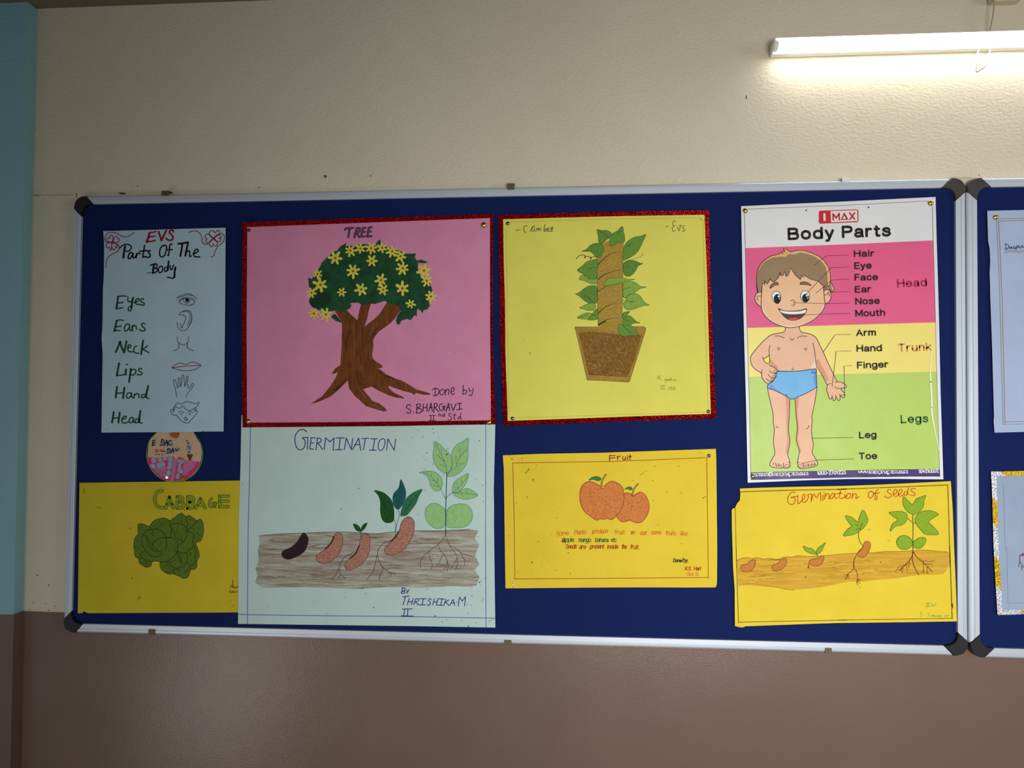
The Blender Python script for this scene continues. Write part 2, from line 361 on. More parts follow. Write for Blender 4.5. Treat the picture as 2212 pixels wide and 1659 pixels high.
def board(name, label, O, I, mats, ends):
    """O, I: outer / inner corners TL TR BR BL as (x, z); ends: rail end fractions"""
    root = thing(name, label, 'notice board', ((O[0][0] + O[1][0]) / 2, 0, O[3][1]), 'blue felt notice boards')
    (TL, TR, BR, BL), (tl, tr, br, bl) = O, I
    mesh('felt_panel', [(x, -0.0128, z) for x, z in (tl, tr, br, bl)] + [(x, -0.004, z) for x, z in (tl, tr, br, bl)],
         [(0, 1, 2, 3), (7, 6, 5, 4), (0, 4, 5, 1), (1, 5, 6, 2), (2, 6, 7, 3), (3, 7, 4, 0)], [m_felt], parent=root)
    def seg(a, b, c, d, t0, t1): return rail(root, lerp(a, b, t0), lerp(a, b, t1), lerp(c, d, t0), lerp(c, d, t1))
    w = TR[0] - TL[0]; h = TL[1] - BL[1]
    a, b = ends[0] / w, ends[1] / h
    seg(TL, TR, tl, tr, a, 1 - a); seg(BL, BR, bl, br, a, 1 - a); seg(TL, BL, tl, bl, b, 1 - b); seg(TR, BR, tr, br, b, 1 - b)
    def C(c, ci, n1, n1i, n2, n2i, mat):   # n1: neighbour along the horizontal side, n2: along the vertical side
        cap(root, c, lerp(c, n1, a), lerp(ci, n1i, a * 0.98), ci, lerp(ci, n2i, b * 0.98), lerp(c, n2, b), mat)
    C(TL, tl, TR, tr, BL, bl, mats[0]); C(TR, tr, TL, tl, BR, br, mats[1]); C(BR, br, BL, bl, TR, tr, mats[2]); C(BL, bl, BR, br, TL, tl, mats[3])
    return root
O1 = [q2(p) for p in ((159.7, 423.5), (2087, 383.3), (2092, 1417.8), (135.8, 1366.4))]
I1 = [q2(p) for p in ((176, 441.1), (2064.4, 404.8), (2069.5, 1395.6), (153.4, 1347.2))]
board('notice_board', 'wide navy felt notice board in a silver frame, covered with pupils\' charts', O1, I1, (m_black, m_black_lit, m_black, m_black), (0.036, 0.036))
a, b = q2((2089, 384.0)), q2((2095.2, 1420.2)); xl = (a[0] + b[0]) / 2
O2 = [a, (xl + 2.44, a[1]), (xl + 2.44, b[1]), b]
i1, i2 = q2((2110.6, 404.3)), q2((2117, 1399.4)); fw = i1[0] - a[0]
I2 = [i1, (xl + 2.44 - fw, i1[1]), (xl + 2.44 - fw, i2[1]), i2]
board('notice_board', 'second navy felt notice board, cut off by the right edge of the picture', O2, I2, (m_black_lit, m_black_lit, m_black, m_black), (0.036, 0.036))

# metal lugs that hold the boards to the wall
m_rust = metal('rusty_steel', (112, 98, 76), 0.6, 0.6); m_white = ink('white_plastic', (232, 230, 222), 0.5, 0.4)
def clip(px, py, wpx, hpx, up, mat, label):
    c = P(px, py, FRONT + 0.003); e = P(px + wpx / 2, py, FRONT + 0.003); hw = e.x - c.x; hz = P(px, py - hpx / 2, FRONT + 0.003).z - c.z
    root = thing('board_clip', label, 'clip', (c.x, 0, c.z), 'board clips')
    bm = bmesh.new(); s = 1 if up else -1
    z0, z1 = c.z - hz, c.z + hz; ze = z1 if up else z0
    box_bm(bm, (c.x - hw, -FRONT - 0.0032, z0), (c.x + hw, -FRONT - 0.0014, z1))
    box_bm(bm, (c.x - hw, -FRONT - 0.0014, min(ze, ze + s * 0.002)), (c.x + hw, -0.0005, max(ze, ze + s * 0.002)))
    bmesh.ops.bevel(bm, geom=[e for e in bm.edges], offset=0.0004, segments=1, affect='EDGES')
    bm_obj('bent_plate', bm, [mat], root)
    bm = bmesh.new(); bmesh.ops.create_uvsphere(bm, u_segments=10, v_segments=6, radius=0.0024)
    for v in bm.verts: v.co = Vector((c.x + v.co.x, -FRONT - 0.0032 + v.co.y * 0.35, c.z + v.co.z))
    bm_obj('rivet', bm, [mat], root, True)
clip(356.5, 417.8, 16, 9.5, True, m_rust, 'rusty clip on the top rail above the pale blue body chart')
clip(1103.5, 403.3, 15.5, 12.5, True, m_rust, 'rusty clip at the middle of the top rail above the climber chart')
clip(1826.5, 389, 15, 9, True, m_white, 'white clip on the top rail above the printed body chart')
clip(327, 1365, 14, 10, False, m_rust, 'rusty clip on the bottom rail below the cabbage sheet')
clip(1097, 1387.5, 15.5, 8.5, False, m_rust, 'rusty clip at the middle of the bottom rail')
clip(1790, 1405, 14, 9, False, m_rust, 'rusty clip on the bottom rail below the germination of seeds sheet')

# ------------------------------------------------------------------ lamp, cable, junction box
TZ = 0.040
e0 = P(1668, 99.5, TZ); L = 1.2
m_emit, _nt, _b = base('lit_diffuser'); _b.inputs['Emission Color'].default_value = (1.0, 0.985, 0.95, 1); _b.inputs['Emission Strength'].default_value = 17
_b.inputs['Base Color'].default_value = (0.9, 0.9, 0.9, 1)
root = thing('tube_light', 'lit white tube light fixed to the wall above the boards', 'lamp', (e0.x + L / 2, 0, e0.z))
R = 0.0135
bm = bmesh.new(); n = 14; rings = []
for x in (e0.x + 0.012, e0.x + L - 0.012):
    rings.append([bm.verts.new((x, -TZ + R * 1.0 * math.sin(math.pi * 2 * k / n), e0.z + R * math.cos(math.pi * 2 * k / n))) for k in range(n)])
for k in range(n): bm.faces.new((rings[0][k], rings[0][(k + 1) % n], rings[1][(k + 1) % n], rings[1][k]))
bm_obj('diffuser', bm, [m_emit], root, True)
bm = bmesh.new(); box_bm(bm, (e0.x + 0.004, -0.024, e0.z - 0.013), (e0.x + L - 0.004, -0.001, e0.z + 0.017))
bmesh.ops.bevel(bm, geom=list(bm.edges), offset=0.002, segments=2, affect='EDGES'); bm_obj('housing', bm, [m_white], root)
bm = bmesh.new(); box_bm(bm, (e0.x + 0.004, -TZ - 0.012, e0.z + 0.0142), (e0.x + L - 0.004, -0.020, e0.z + 0.0165)); bm_obj('reflector', bm, [m_white], root)
for xe in (e0.x, e0.x + L - 0.013):
    bm = bmesh.new(); tube_bm(bm, [(xe, -TZ, e0.z), (xe + 0.003, -TZ, e0.z), (xe + 0.013, -TZ, e0.z)], [R * 0.85, R * 1.06, R * 1.06], 16)
    bm_obj('end_cap', bm, [m_white], root, True)
m_cable = ink('cream_cable', (176, 168, 150), 0.55, 0.3)
def cable(name, label, path, r):
    bm = bmesh.new(); p2 = [tuple(q[:2]) for q in path]; c = crm(p2, 8); d = crm([(q[2], 0) for q in path], 8)
    tube_bm(bm, [P(x, y, z[0]) for (x, y), z in zip(c, d)], r, 8)
    return tag(bm_obj(name, bm, [m_cable], None, True), label, 'cable')
cable('power_cable', 'thin cable dropping from the ceiling box, behind the tube light and looping below it',
      [(2150, -14, 0.03), (2148, 8, 0.03), (2145, 34, 0.03), (2141.5, 52, 0.026), (2138, 66, 0.018), (2137, 80, 0.028), (2138, 90, 0.0275), (2138.5, 100, 0.012), (2138, 112, 0.02), (2134, 126, 0.03), (2127.5, 144, 0.035),
       (2120, 149, 0.035), (2111, 155, 0.034), (2108.6, 151, 0.033), (2109.5, 138, 0.03), (2111, 122, 0.026), (2114, 108, 0.018), (2121, 99, 0.012)], 0.0017)
c0, c1 = P(2131.5, 13), P(2195.5, 13)
bm = bmesh.new(); box_bm(bm, (c0.x, -0.026, c0.z), (c1.x, -0.001, zc - 0.001))
bmesh.ops.bevel(bm, geom=list(bm.edges), offset=0.003, segments=2, affect='EDGES')
tag(bm_obj('junction_box', bm, [ink('cream_plastic', (214, 203, 172), 0.5, 0.3)]), 'cream junction box at the top of the wall above the tube light', 'electrical box')
# ------------------------------------------------------------------ sheets of paper
def sheet(root, name, outline, off, mat, th=0.0007, sm=False, label=None):
    """thin solid sheet cut to an outline given in photo pixels, standing `off` from the wall"""
    ring = pts(outline) if isinstance(outline, str) else outline
    if sm: ring = crm(ring, 5, True)
    n = len(ring); V = [P(x, y, off) for x, y in ring]
    V += [v + Vector((0, th, 0)) for v in V]
    tris = tessellate_polygon([[Vector((x, y, 0)) for x, y in ring]])
    Fc = [tuple(t) for t in tris] + [tuple(n + i for i in t[::-1]) for t in tris] + [(i, (i + 1) % n, n + (i + 1) % n, n + i) for i in range(n)]
    o = mesh(name, V, Fc, [mat], parent=root)
    bm = bmesh.new(); bm.from_mesh(o.data); bmesh.ops.recalc_face_normals(bm, faces=bm.faces); bm.to_mesh(o.data); bm.free()
    if label: o['label'] = label
    return o
def poster(name, label, cat, cx, cy, off, group=None):
    p = P(cx, cy, off); return thing(name, label, cat, p, group)
def px(s):
    global ZX, ZY, ZK
    ZX, ZY, ZK = 0.0, 0.0, 1.0
    return s
def wob(a, b, n, amp):
    """slightly hand-cut edge from a to b (end point left out)"""
    return [(a[0] + (b[0] - a[0]) * i / n + (random.uniform(-amp, amp) if i else 0), a[1] + (b[1] - a[1]) * i / n + (random.uniform(-amp, amp) if i else 0)) for i in range(n)]
def cut(corners, amp=0.35, step=45):
    out = []
    for a, b in zip(corners, corners[1:] + corners[:1]):
        out += wob(a, b, max(1, int(math.hypot(b[0] - a[0], b[1] - a[1]) / step)), amp)
    return out
GS = "pupils' charts on the blue boards"

def stains(paper_obj, off, jobs):
    """stains and flecks belong to the paper: they are joined into its mesh. jobs: list of functions taking a Draw"""
    D = Draw('tmp', None, off, 0)
    for j in jobs: j(D)
    me = paper_obj.data; bm = bmesh.new(); bm.from_mesh(me)
    k0 = len(me.materials)
    for mt in D.m: me.materials.append(mt)
    vs = [bm.verts.new(v if paper_obj.parent is None else v) for v in D.v]
    for f, k in zip(D.f, D.fm):
        q = bm.faces.new([vs[i] for i in f]); q.material_index = k0 + k
    bm.to_mesh(me); bm.free(); me.update()
# ================================================================== pale blue sheet: parts of the body, in handwriting
o_ = 0.0205
R_ = poster('body_parts_chart', 'narrow pale blue sheet handwritten EVS Parts Of The Body, leftmost on the board', 'poster', 352, 935, o_, GS)
PA = sheet(R_, 'paper', [(223.1, 499.2), (300, 497.2), (400, 494.2), (487.2, 492), (486.6, 600), (485.6, 720), (484, 850), (482.8, 932), (441, 932.2), (438, 931.4), (434, 932.6), (350, 933.6), (219.2, 934.5), (220.3, 854.7), (221.7, 765), (219.5, 731.7), (221.4, 700), (222.4, 624.7), (224.3, 595.7), (225, 527.7)],
      o_, paper('pale_blue_paper', (178, 205, 216), 5))
k_red = ink('red_marker', (142, 36, 44)); k_blk = ink('black_marker', (24, 24, 30)); k_grn = ink('green_marker', (22, 82, 58)); k_pen = ink('grey_pen', (70, 76, 82)); k_lip = ink('plum_pen', (128, 52, 68))
Z(200, 480, 320)
D = Draw('heading', R_, o_, 0, 'red EVS heading'); D.line('850 160 835 220 808 295', 5, k_red).line('850 155 900 150 945 138;840 222 885 215 930 208;820 290 880 285 935 270', 3.3, k_red)
D.line('985 140 1005 200 1030 270;1030 270 1065 195 1100 122', 4.4, k_red).line('1205 145 1200 125 1180 118 1155 130 1148 155 1175 185 1200 215 1195 250 1165 270 1125 265 1095 240', 4, k_red); D.end()
D = Draw('title_lettering', R_, o_, 0, 'black lettering Parts Of The Body')
D.line('405 385 450 345 510 330 560 345 578 375 560 415 520 435 485 425', 2.8, k_blk).line('485 360 470 440 460 530', 4.4, k_blk)
D.line('590 460 560 455 540 490 530 530 545 545 575 525 600 480 605 465;605 465 600 500 610 530 640 520 660 470;660 470 655 500 650 530;655 490 680 465 710 470;775 345 765 420 750 500 755 525 780 515;700 435 760 428 820 425;860 430 845 425 830 445 850 470 862 495 850 520 815 525 790 510', 3.2, k_blk)
D.line('1085 345 1040 355 1010 400 1000 460 1010 505 1035 520 1070 500 1095 440 1105 385 1100 355 1080 345 1065 355;1185 330 1160 330 1150 370 1145 430 1130 495;1120 490 1135 500;1105 412 1150 410 1190 410', 3, k_blk)
D.line('1280 322 1340 315 1425 300;1340 318 1330 400 1310 505;1425 300 1405 400 1385 500', 4.2, k_blk).line('1390 470 1420 430 1445 430 1450 470 1450 510 1475 505;1500 470 1540 460 1575 430 1565 405 1535 410 1515 450 1510 490 1530 515 1570 518 1600 520', 3, k_blk)
D.line('860 645 910 625 950 620;905 640 945 625 965 645 945 680 910 695;910 695 950 690 968 715 945 745 900 755;1010 660 985 690 985 735 1005 755 1035 735 1045 690 1035 660 1010 658;1110 670 1080 680 1070 715 1085 740 1110 715 1130 670;1160 650 1160 700 1185 705 1200 660 1215 640;1240 670 1225 740 1225 800 1200 838 1160 830 1115 822', 2.8, k_blk)
D.line('915 640 905 700 900 760;1135 585 1130 650 1120 720;1236 680 1225 740 1222 820', 4.2, k_blk).line('805 762 860 755 905 758', 1.4, k_blk); D.end()
D = Draw('flower_drawing', R_, o_, 0, 'red four-petal flower with a swirl'); D.fill('280 290 305 285 310 315 285 325', k_red, False)
D.line('290 295 225 285 212 255 235 235 260 240 255 215 275 195 300 210 305 240 292 295;305 290 320 240 345 210 370 220 370 245 395 245 398 275 375 298 305 300;285 315 225 310 203 345 210 380 235 385 245 370 260 415 280 400 283 340;300 315 345 315 365 340 368 370 350 380 345 365 325 410 300 405 285 370 290 320;250 300 205 300 185 260 195 200 230 160 290 152 360 165 430 205 490 222 545 205 620 150;345 320 390 345 395 390 370 435 300 475 235 520 205 580 198 675', 1.7, k_red); D.end()
D = Draw('flower_drawing', R_, o_, 0, 'red four-petal flower with a swirl'); D.fill('1785 225 1825 220 1828 262 1788 262', k_red, False)
D.line('1790 225 1745 180 1750 140 1790 125 1815 140 1830 160 1855 128 1890 130 1895 165 1850 195 1820 222;1785 235 1735 185 1700 180 1680 210 1690 240 1710 250 1690 270 1700 300 1730 305 1785 250;1800 262 1760 290 1745 320 1755 355 1785 365 1800 325 1825 355 1855 345 1865 310 1850 285 1820 265;1825 232 1870 195 1910 200 1925 220 1915 240 1880 235 1910 250 1910 280 1880 290 1845 275 1825 250;1435 150 1490 135 1540 130 1590 155 1625 210 1635 260 1640 300 1680 330 1730 325;1890 180 1940 170 1965 210 1965 260 1935 310 1880 350 1840 410 1815 480 1795 510 1765 522', 1.8, k_red); D.end()
def word(thick, thin, w1=4.3, w2=2.8):
    D = Draw('word_lettering', R_, o_, 0); D.line(thick, w1, k_grn); D.line(thin, w2, k_grn); D.end()
word('380 1110 370 1190 355 1290;605 1130 590 1200 580 1280', '385 1110 440 1102 505 1105;365 1205 410 1205 455 1195;355 1285 400 1285 450 1275;530 1120 525 1165 545 1190 580 1180 600 1140;590 1200 580 1280 565 1325 530 1305 540 1270 580 1250;620 1200 650 1195 690 1165 690 1145 665 1140 645 1165 640 1200 655 1225 700 1225;765 1150 735 1145 715 1165 730 1190 765 1205 770 1230 745 1242 705 1225')
word('360 1470 345 1540 325 1625', '365 1468 410 1460 460 1465;340 1560 385 1560 430 1550;322 1620 370 1615 415 1622;550 1530 510 1520 480 1560 475 1610 500 1625 540 1590 555 1545;555 1540 550 1590 570 1620 595 1600;600 1540 590 1580 600 1625;590 1580 620 1540 650 1560 655 1600;780 1515 745 1510 730 1540 760 1570 785 1595 770 1620 730 1625 700 1600')
D = Draw('eye_drawing', R_, o_)
D.line('1255 1125 1340 1085 1430 1068 1500 1095 1555 1145;1265 1140 1340 1105 1430 1085 1470 1090 1490 1100;1290 1190 1340 1150 1400 1135 1460 1145 1535 1185;1290 1192 1350 1225 1430 1240 1490 1225 1535 1187;1290 1175 1340 1140 1400 1128;1360 1150 1370 1190 1410 1210 1445 1190 1450 1150', 1.4, k_pen)
D.line('1345 1140 1335 1120;1370 1132 1362 1112;1395 1128 1392 1108;1420 1128 1425 1105;1445 1132 1455 1110;1470 1140 1485 1118;1490 1150 1510 1130;1510 1162 1530 1145;1450 1238 1458 1250;1475 1232 1485 1245;1500 1220 1512 1232;1330 1218 1320 1228', 1, k_pen)
D.fill('1390 1140 1430 1140 1440 1165 1425 1190 1400 1190 1385 1165', k_blk); D.end()
D = Draw('ear_drawing', R_, o_)
D.line('1285 1385 1330 1340 1390 1318 1450 1330 1480 1380 1475 1470 1440 1540 1410 1590 1370 1622 1310 1610 1270 1560 1265 1510 1250 1505;1310 1385 1360 1385 1390 1430 1375 1490 1350 1540 1340 1575 1320 1570 1310 1520;1345 1340 1400 1330 1440 1345 1460 1400 1445 1470 1420 1530;1480 1390 1478 1480 1430 1560', 1.4, k_pen); D.end()
Z(200, 710, 320)
word('345 350 380 270 410 195;410 195 435 280 470 355;470 355 490 270 505 190;755 180 740 270 725 380', '525 290 565 275 570 250 545 240 525 280 530 325 555 345 600 345;660 265 635 265 615 300 620 345 645 365 690 365;820 255 780 290 745 305;745 305 790 330 840 360')
word('395 515 380 600 360 700;500 610 490 660 500 685;570 600 560 690 545 795', '360 695 420 695 480 685;505 530 522 538;560 640 600 610 640 615 645 650 610 690 565 690;735 600 705 595 685 615 705 640 735 655 735 680 700 690 660 680')
word('365 870 355 950 345 1030;475 880 465 960 455 1035;830 855 810 940 795 1020', '355 965 410 962 470 955;575 965 530 960 505 1000 515 1035 550 1030 580 985;585 960 580 1010 600 1035;625 975 620 1010 618 1038;622 1000 660 970 690 985 690 1035;790 985 745 985 725 1015 745 1035 785 1010;810 940 795 1020 840 1040')
word('315 1245 305 1320 290 1400;405 1255 395 1330 385 1400;715 1230 700 1320 695 1395', '300 1340 345 1335 400 1330;440 1350 490 1340 500 1310 470 1310 440 1350 445 1400 480 1410 525 1395;610 1335 570 1330 545 1370 550 1400 585 1400 615 1355;615 1340 605 1380 625 1405;700 1350 655 1350 635 1385 655 1405 695 1375;700 1320 695 1395 740 1410')
D = Draw('neck_drawing', R_, o_); D.line('1265 120 1268 180 1290 210 1350 245 1410 215 1430 180 1430 120;1285 215 1285 290 1205 335;1415 215 1420 290 1505 328', 1.4, k_pen); D.end()
D = Draw('lips_drawing', R_, o_); D.line('1180 585 1250 530 1310 513 1395 535 1480 500 1550 510 1615 548 1550 600 1470 625 1380 627 1290 615 1185 585;1185 585 1300 570 1400 558 1610 548', 1.6, k_lip); D.end()
D = Draw('hand_drawing', R_, o_); D.line('1258 1025 1245 950 1225 860 1205 790 1212 760 1235 765 1250 820 1275 890 1280 830 1280 740 1300 730 1308 760 1310 870 1330 800 1338 700 1355 692 1362 720 1370 800 1378 860 1395 790 1402 715 1420 710 1425 740 1412 820 1430 885 1455 875 1480 830 1500 818 1508 840 1480 890 1430 950 1405 990 1400 1025', 1.4, k_pen, n=4); D.end()
D = Draw('head_drawing', R_, o_); D.line('1255 1290 1285 1335 1340 1385 1405 1412 1445 1395 1490 1340 1540 1285 1565 1240 1545 1215;1255 1292 1200 1285 1170 1250 1170 1215 1210 1200;1205 1245 1210 1190 1235 1140 1280 1108 1330 1125 1385 1095 1450 1095 1530 1120 1590 1100 1560 1160 1490 1205 1440 1220 1390 1200 1340 1155 1310 1185 1275 1185 1245 1160 1225 1190 1205 1245;1515 1195 1530 1235 1545 1215;1540 1185 1545 1215;1285 1250 1325 1238 1365 1250;1410 1255 1450 1238 1500 1250;1372 1335 1385 1318 1402 1335;1370 1352 1395 1345 1420 1350 1405 1370 1385 1368 1370 1352', 1.4, k_pen, n=4)
D.line('1325 1270 1325 1286;1450 1267 1450 1283', 2, k_blk); D.end()
stains(PA, o_, [lambda D: D.dots('190 1500 240 1490 1880 1420 1900 1460 1905 1500', 0.8, k_pen)])

# ================================================================== round badge
o_ = 0.0186
Z(300, 920, 160)
R_ = poster('round_badge', 'round card badge with a green rim and silver sequins, below the pale blue sheet', 'badge', 377, 1043, o_)
ring = lambda cx, cy, r, n, a=0: [(ZX + ZK * (cx + r * (1 + a * math.sin(3 * t + 1)) * math.cos(t)), ZY + ZK * (cy + r * (1 + a * math.sin(3 * t + 1)) * math.sin(t))) for t in [2 * math.pi * i / n for i in range(n)]]
sheet(R_, 'card_back', ring(1068, 835, 852, 48), o_ - 0.0012, ink('leaf_green_card', (82, 168, 86)), 0.001, label='leaf green rim')
sheet(R_, 'black_ring', ring(1068, 815, 832, 48), o_ - 0.0006, k_blk, 0.0005)
sheet(R_, 'card_face', '540 200 340 390 290 520 270 750 258 930 260 1080 370 1290 560 1480 750 1620 900 1645 1250 1640 1400 1560 1590 1470 1720 1330 1810 1150 1850 1040 1880 850 1880 730 1830 520 1740 380 1640 200 1400 40 1075 -10 750 40', o_, pencil('tan_card', (196, 160, 126), (214, 180, 148), 300), 0.0006)
D = Draw('pink_painting', R_, o_, 0, 'pink painted lower half')
D.fill('255 935 560 960 850 950 870 920 1060 920 1050 990 1150 1000 1170 920 1330 960 1340 1010 1600 1040 1825 1080 1720 1320 1560 1490 1390 1570 1250 1640 900 1645 750 1620 560 1480 370 1290 260 1080', ink('hot_pink_paint', (214, 52, 112)), False)
k_mv = pencil('mauve_pencil', (196, 96, 148), (182, 128, 158), 420, (1, 1, .2), .3)
D.fill('960 1100 1060 1000 1150 1000 1120 1200 1080 1450 1030 1640 940 1640 980 1300;1350 1020 1600 1050 1730 1080 1640 1230 1480 1380 1330 1480 1300 1300 1330 1150;530 1080 820 1230 780 1400 720 1520 560 1400 430 1280 500 1250', k_mv)
D.line('530 1300 500 1400;600 1320 580 1470;640 1330 620 1440;720 1340 690 1500', 1.6, ink('grey_glue', (128, 112, 120))); D.end()
D = Draw('lettering', R_, o_, 0, 'black pasted letters')
D.fill('390 440 500 420 490 590 360 620;640 400 700 380 760 430 990 440 1040 560 750 610 620 580;830 680 940 660 1220 640 1060 800 830 850', ink('newsprint', (150, 152, 162)), False)
D.line('420 430 410 500 405 600;425 430 495 430;415 510 485 510;405 575 480 570;690 395 680 470 672 510;690 395 745 440 745 520 700 570 630 575;755 600 800 500 840 425;840 425 850 500 855 605;780 520 855 510;975 440 920 440 880 500 890 560 940 575 1000 565;870 680 865 750 860 770;850 690 910 680 935 740 900 810 820 820;955 810 990 740 1020 670;1020 670 1035 740 1040 800;970 745 1040 735;1085 690 1130 740;1210 680 1150 730 1115 760', 2, k_blk)
k_scr = ink('brick_pen', (160, 66, 62)); D.line('480 715 600 715;470 770 600 770;500 750 580 745;650 720 780 770;650 700 660 770 780 745;720 690 700 760 780 770', 1.3, k_scr).line('500 850 540 840;590 860 620 845;690 860 730 850', 2.6, ink('rose_pen', (176, 84, 104))); D.end()
D = Draw('plant_drawing', R_, o_); D.fill('1420 500 1470 450 1590 620 1560 700 1550 800 1450 810 1440 700 1400 690 1430 620', ink('newsprint', (150, 152, 162)), False)
for c in ((1430, 440), (1475, 505), (1475, 620), (1520, 660), (1495, 790)): D.fill(ring(c[0], c[1], 26, 8), ink('bottle_green', (46, 84, 56)), False)
D.fill('1420 845 1630 850 1580 930 1560 1025 1485 1020 1465 940', ink('pot_brown', (104, 54, 24)), False); D.end()
D = Draw('sun_drawing', R_, o_); D.fill('920 270 960 200 1210 200 1200 280 1150 360 1050 365 950 310', ink('burnt_orange', (168, 88, 34))); D.end()
m_seq = metal('silver_sequin', (214, 218, 222), 0.12)
for i, (cx, cy, r) in enumerate(((445, 1030, 80), (415, 1190, 72), (630, 1010, 80), (780, 985, 60), (620, 1190, 85), (720, 1140, 75), (940, 990, 80), (930, 1120, 75), (910, 1240, 72), (890, 1390, 72), (840, 1500, 75), (1270, 1060, 75), (1200, 1050, 60), (1220, 1180, 60), (1220, 1270, 60), (1260, 1350, 60), (1190, 1330, 55), (1180, 1460, 60), (1160, 1530, 60))):
    q = ring(cx, cy, r, 14); tx, ty = random.uniform(-.5, .5), random.uniform(-.5, .5)
    c = P(ZX + ZK * cx, ZY + ZK * cy, o_ + 0.0014 + i * 0.00012); V = []
    for x, y in q:
        v = P(x, y, -c.y); v.y += (v.x - c.x) * tx * 0.25 + (v.z - c.z) * ty * 0.25; V.append(v)
    V.append(c + Vector((0, -0.0006, 0)))
    mesh('sequin', V, [(k, (k + 1) % 14, 14) for k in range(14)], [m_seq], parent=R_)

# ================================================================== cabbage sheet
o_ = 0.0166
R_ = poster('cabbage_chart', 'mustard yellow sheet with a green cabbage drawing, bottom left on the board', 'poster', 345, 1324, o_, GS)
PA = sheet(R_, 'paper', [(171.6, 1043), (260, 1041.7), (400, 1039.8), (552, 1037.5), (548, 1322.6), (450, 1323.4), (300, 1324), (190, 1324.6), (186, 1322.8), (180.5, 1320.6), (178.5, 1324.2), (168, 1324.8), (169.6, 1200)], o_, paper('mustard_paper', (206, 184, 34), 6))
k_cl = ink('dark_leaf_pencil', (50, 70, 22)); k_cf = pencil('cabbage_green', (104, 128, 40), (84, 110, 34), 330, (1, 1, 1), 0.6)
Z(140, 920, 400)
D = Draw('title_lettering', R_, o_, 0, 'green block letters spelling cabbage')
cab = ['1165 775 1110 785 1075 850 1085 930 1130 975 1180 975', '1205 985 1250 850;1250 850 1295 980;1225 935 1280 935', '1345 845 1340 980;1345 845 1400 855 1405 890 1360 910;1360 910 1410 920 1410 970 1345 985', '1470 845 1465 985;1470 845 1530 855 1540 890 1485 910;1485 910 1530 925 1525 975 1465 985', '1565 985 1620 870;1620 870 1675 980;1590 945 1660 945', '1850 840 1850 970;1850 840 1955 840;1850 900 1950 900;1850 965 1950 965']
for c in cab: D.line(c, 7.0, k_cl); D.l += 1; D.line(c, 5.0, ink('lime_felt', (146, 160, 40)))
D.line('1755 865 1730 900 1725 950 1755 970 1790 920;1765 925 1810 920;1800 925 1795 970', 5, k_cl); D.l += 1; D.line('1755 865 1730 900 1725 950 1755 970 1790 920;1765 925 1810 920;1800 925 1795 970', 2.6, ink('lime_felt', (146, 160, 40))); D.end()
def _j(D):
    D.dots('420 985 195 1320 785 1222 1430 1005 390 970', 1.3, k_cl); D.line('230 745 235 800', .9, k_cl)
    Z(140, 1200, 400); D.dots('310 182 910 612 1605 162 1985 540 2010 597', 1.1, k_cl); D.line('800 275 810 265;880 520 900 490', 1.6, k_cl)
stains(PA, o_, [_j])
D = Draw('signature', R_, o_); D.line('1975 390 1990 355 2010 385 2003 295;2015 385 2035 375 2032 390;2040 388 2062 372 2064 390;1985 422 1965 430 1968 445 1985 444;1995 425 1995 445;2003 446 2012 425 2020 446;2025 444 2038 428;2045 444 2058 428', 1.3, k_cl); D.end()
Z(280, 1100, 180, 1927)
D = Draw('cabbage_drawing', R_, o_)
D.fill('205 350 250 335 330 350 440 395 465 405 500 330 560 270 640 230 800 205 880 235 920 270 1010 210 1120 130 1190 95 1240 115 1310 175 1370 140 1430 175 1560 265 1620 225 1680 280 1705 400 1710 530 1680 650 1630 740 1530 780 1570 900 1605 1020 1605 1110 1560 1190 1555 1310 1510 1390 1410 1400 1380 1500 1330 1580 1240 1600 1170 1560 1040 1510 1000 1490 910 1500 830 1470 740 1400 700 1300 700 1220 620 1200 520 1215 490 1310 400 1345 330 1320 230 1240 200 1140 130 1090 110 950 95 850 110 720 140 640 195 570 190 450', k_cf)
D.line('205 350 250 335 330 350 440 395 465 405 500 330 560 270 640 230 800 205 880 235 920 270 1010 210 1120 130 1190 95 1240 115 1310 175 1370 140 1430 175 1560 265 1620 225 1680 280 1705 400 1710 530 1680 650 1630 740 1530 780 1570 900 1605 1020 1605 1110 1560 1190 1555 1310 1510 1390 1410 1400 1380 1500 1330 1580 1240 1600 1170 1560 1040 1510 1000 1490 910 1500 830 1470 740 1400 700 1300 700 1220 620 1200 520 1215 490 1310 400 1345 330 1320 230 1240 200 1140 130 1090 110 950 95 850 110 720 140 640 195 570 190 450', 1.3, k_cl, closed=True)
D.line('465 405 500 440;920 270 940 380 965 430 960 560 950 650 860 660;310 590 400 490 520 465 640 460 750 510 820 610 850 720 850 850 820 950;310 590 270 680 290 800 350 930 440 1040 560 1095 680 1080 760 1000;310 590 390 650 420 760 480 880 570 960 660 980 770 955;520 820 580 740 700 670 800 660 950 650 1050 690 1105 770 1110 880 1085 990 1030 1090 940 1170 830 1215 700 1220;520 820 560 890 660 930;400 640 460 750 520 820;540 480 520 560 530 610;250 1050 300 1130 420 1190 540 1210;265 1050 270 1010 340 980;200 1140 210 1110 280 1130;960 360 1080 320 1180 330 1270 390 1320 470 1320 580 1290 690 1210 780 1110 840;1310 175 1310 250 1340 340 1320 450;1560 265 1450 390 1320 500;1320 500 1430 540 1490 620 1460 750 1470 860 1380 930 1320 1010 1220 1010 1110 970;1110 970 1100 1060 1170 1180 1200 1300;1110 970 1180 1130 1200 1300;1320 1010 1340 1120 1320 1220 1260 1310 1160 1350 1060 1360 960 1310 890 1210;1060 1360 1020 1430 1040 1510;1330 1220 1380 1290 1450 1300 1540 1190;1500 880 1540 1000 1510 1100 1530 1190;1410 1400 1390 1330;960 430 1040 560 1060 640 1160 690 1210 750', 1.6, k_cl)
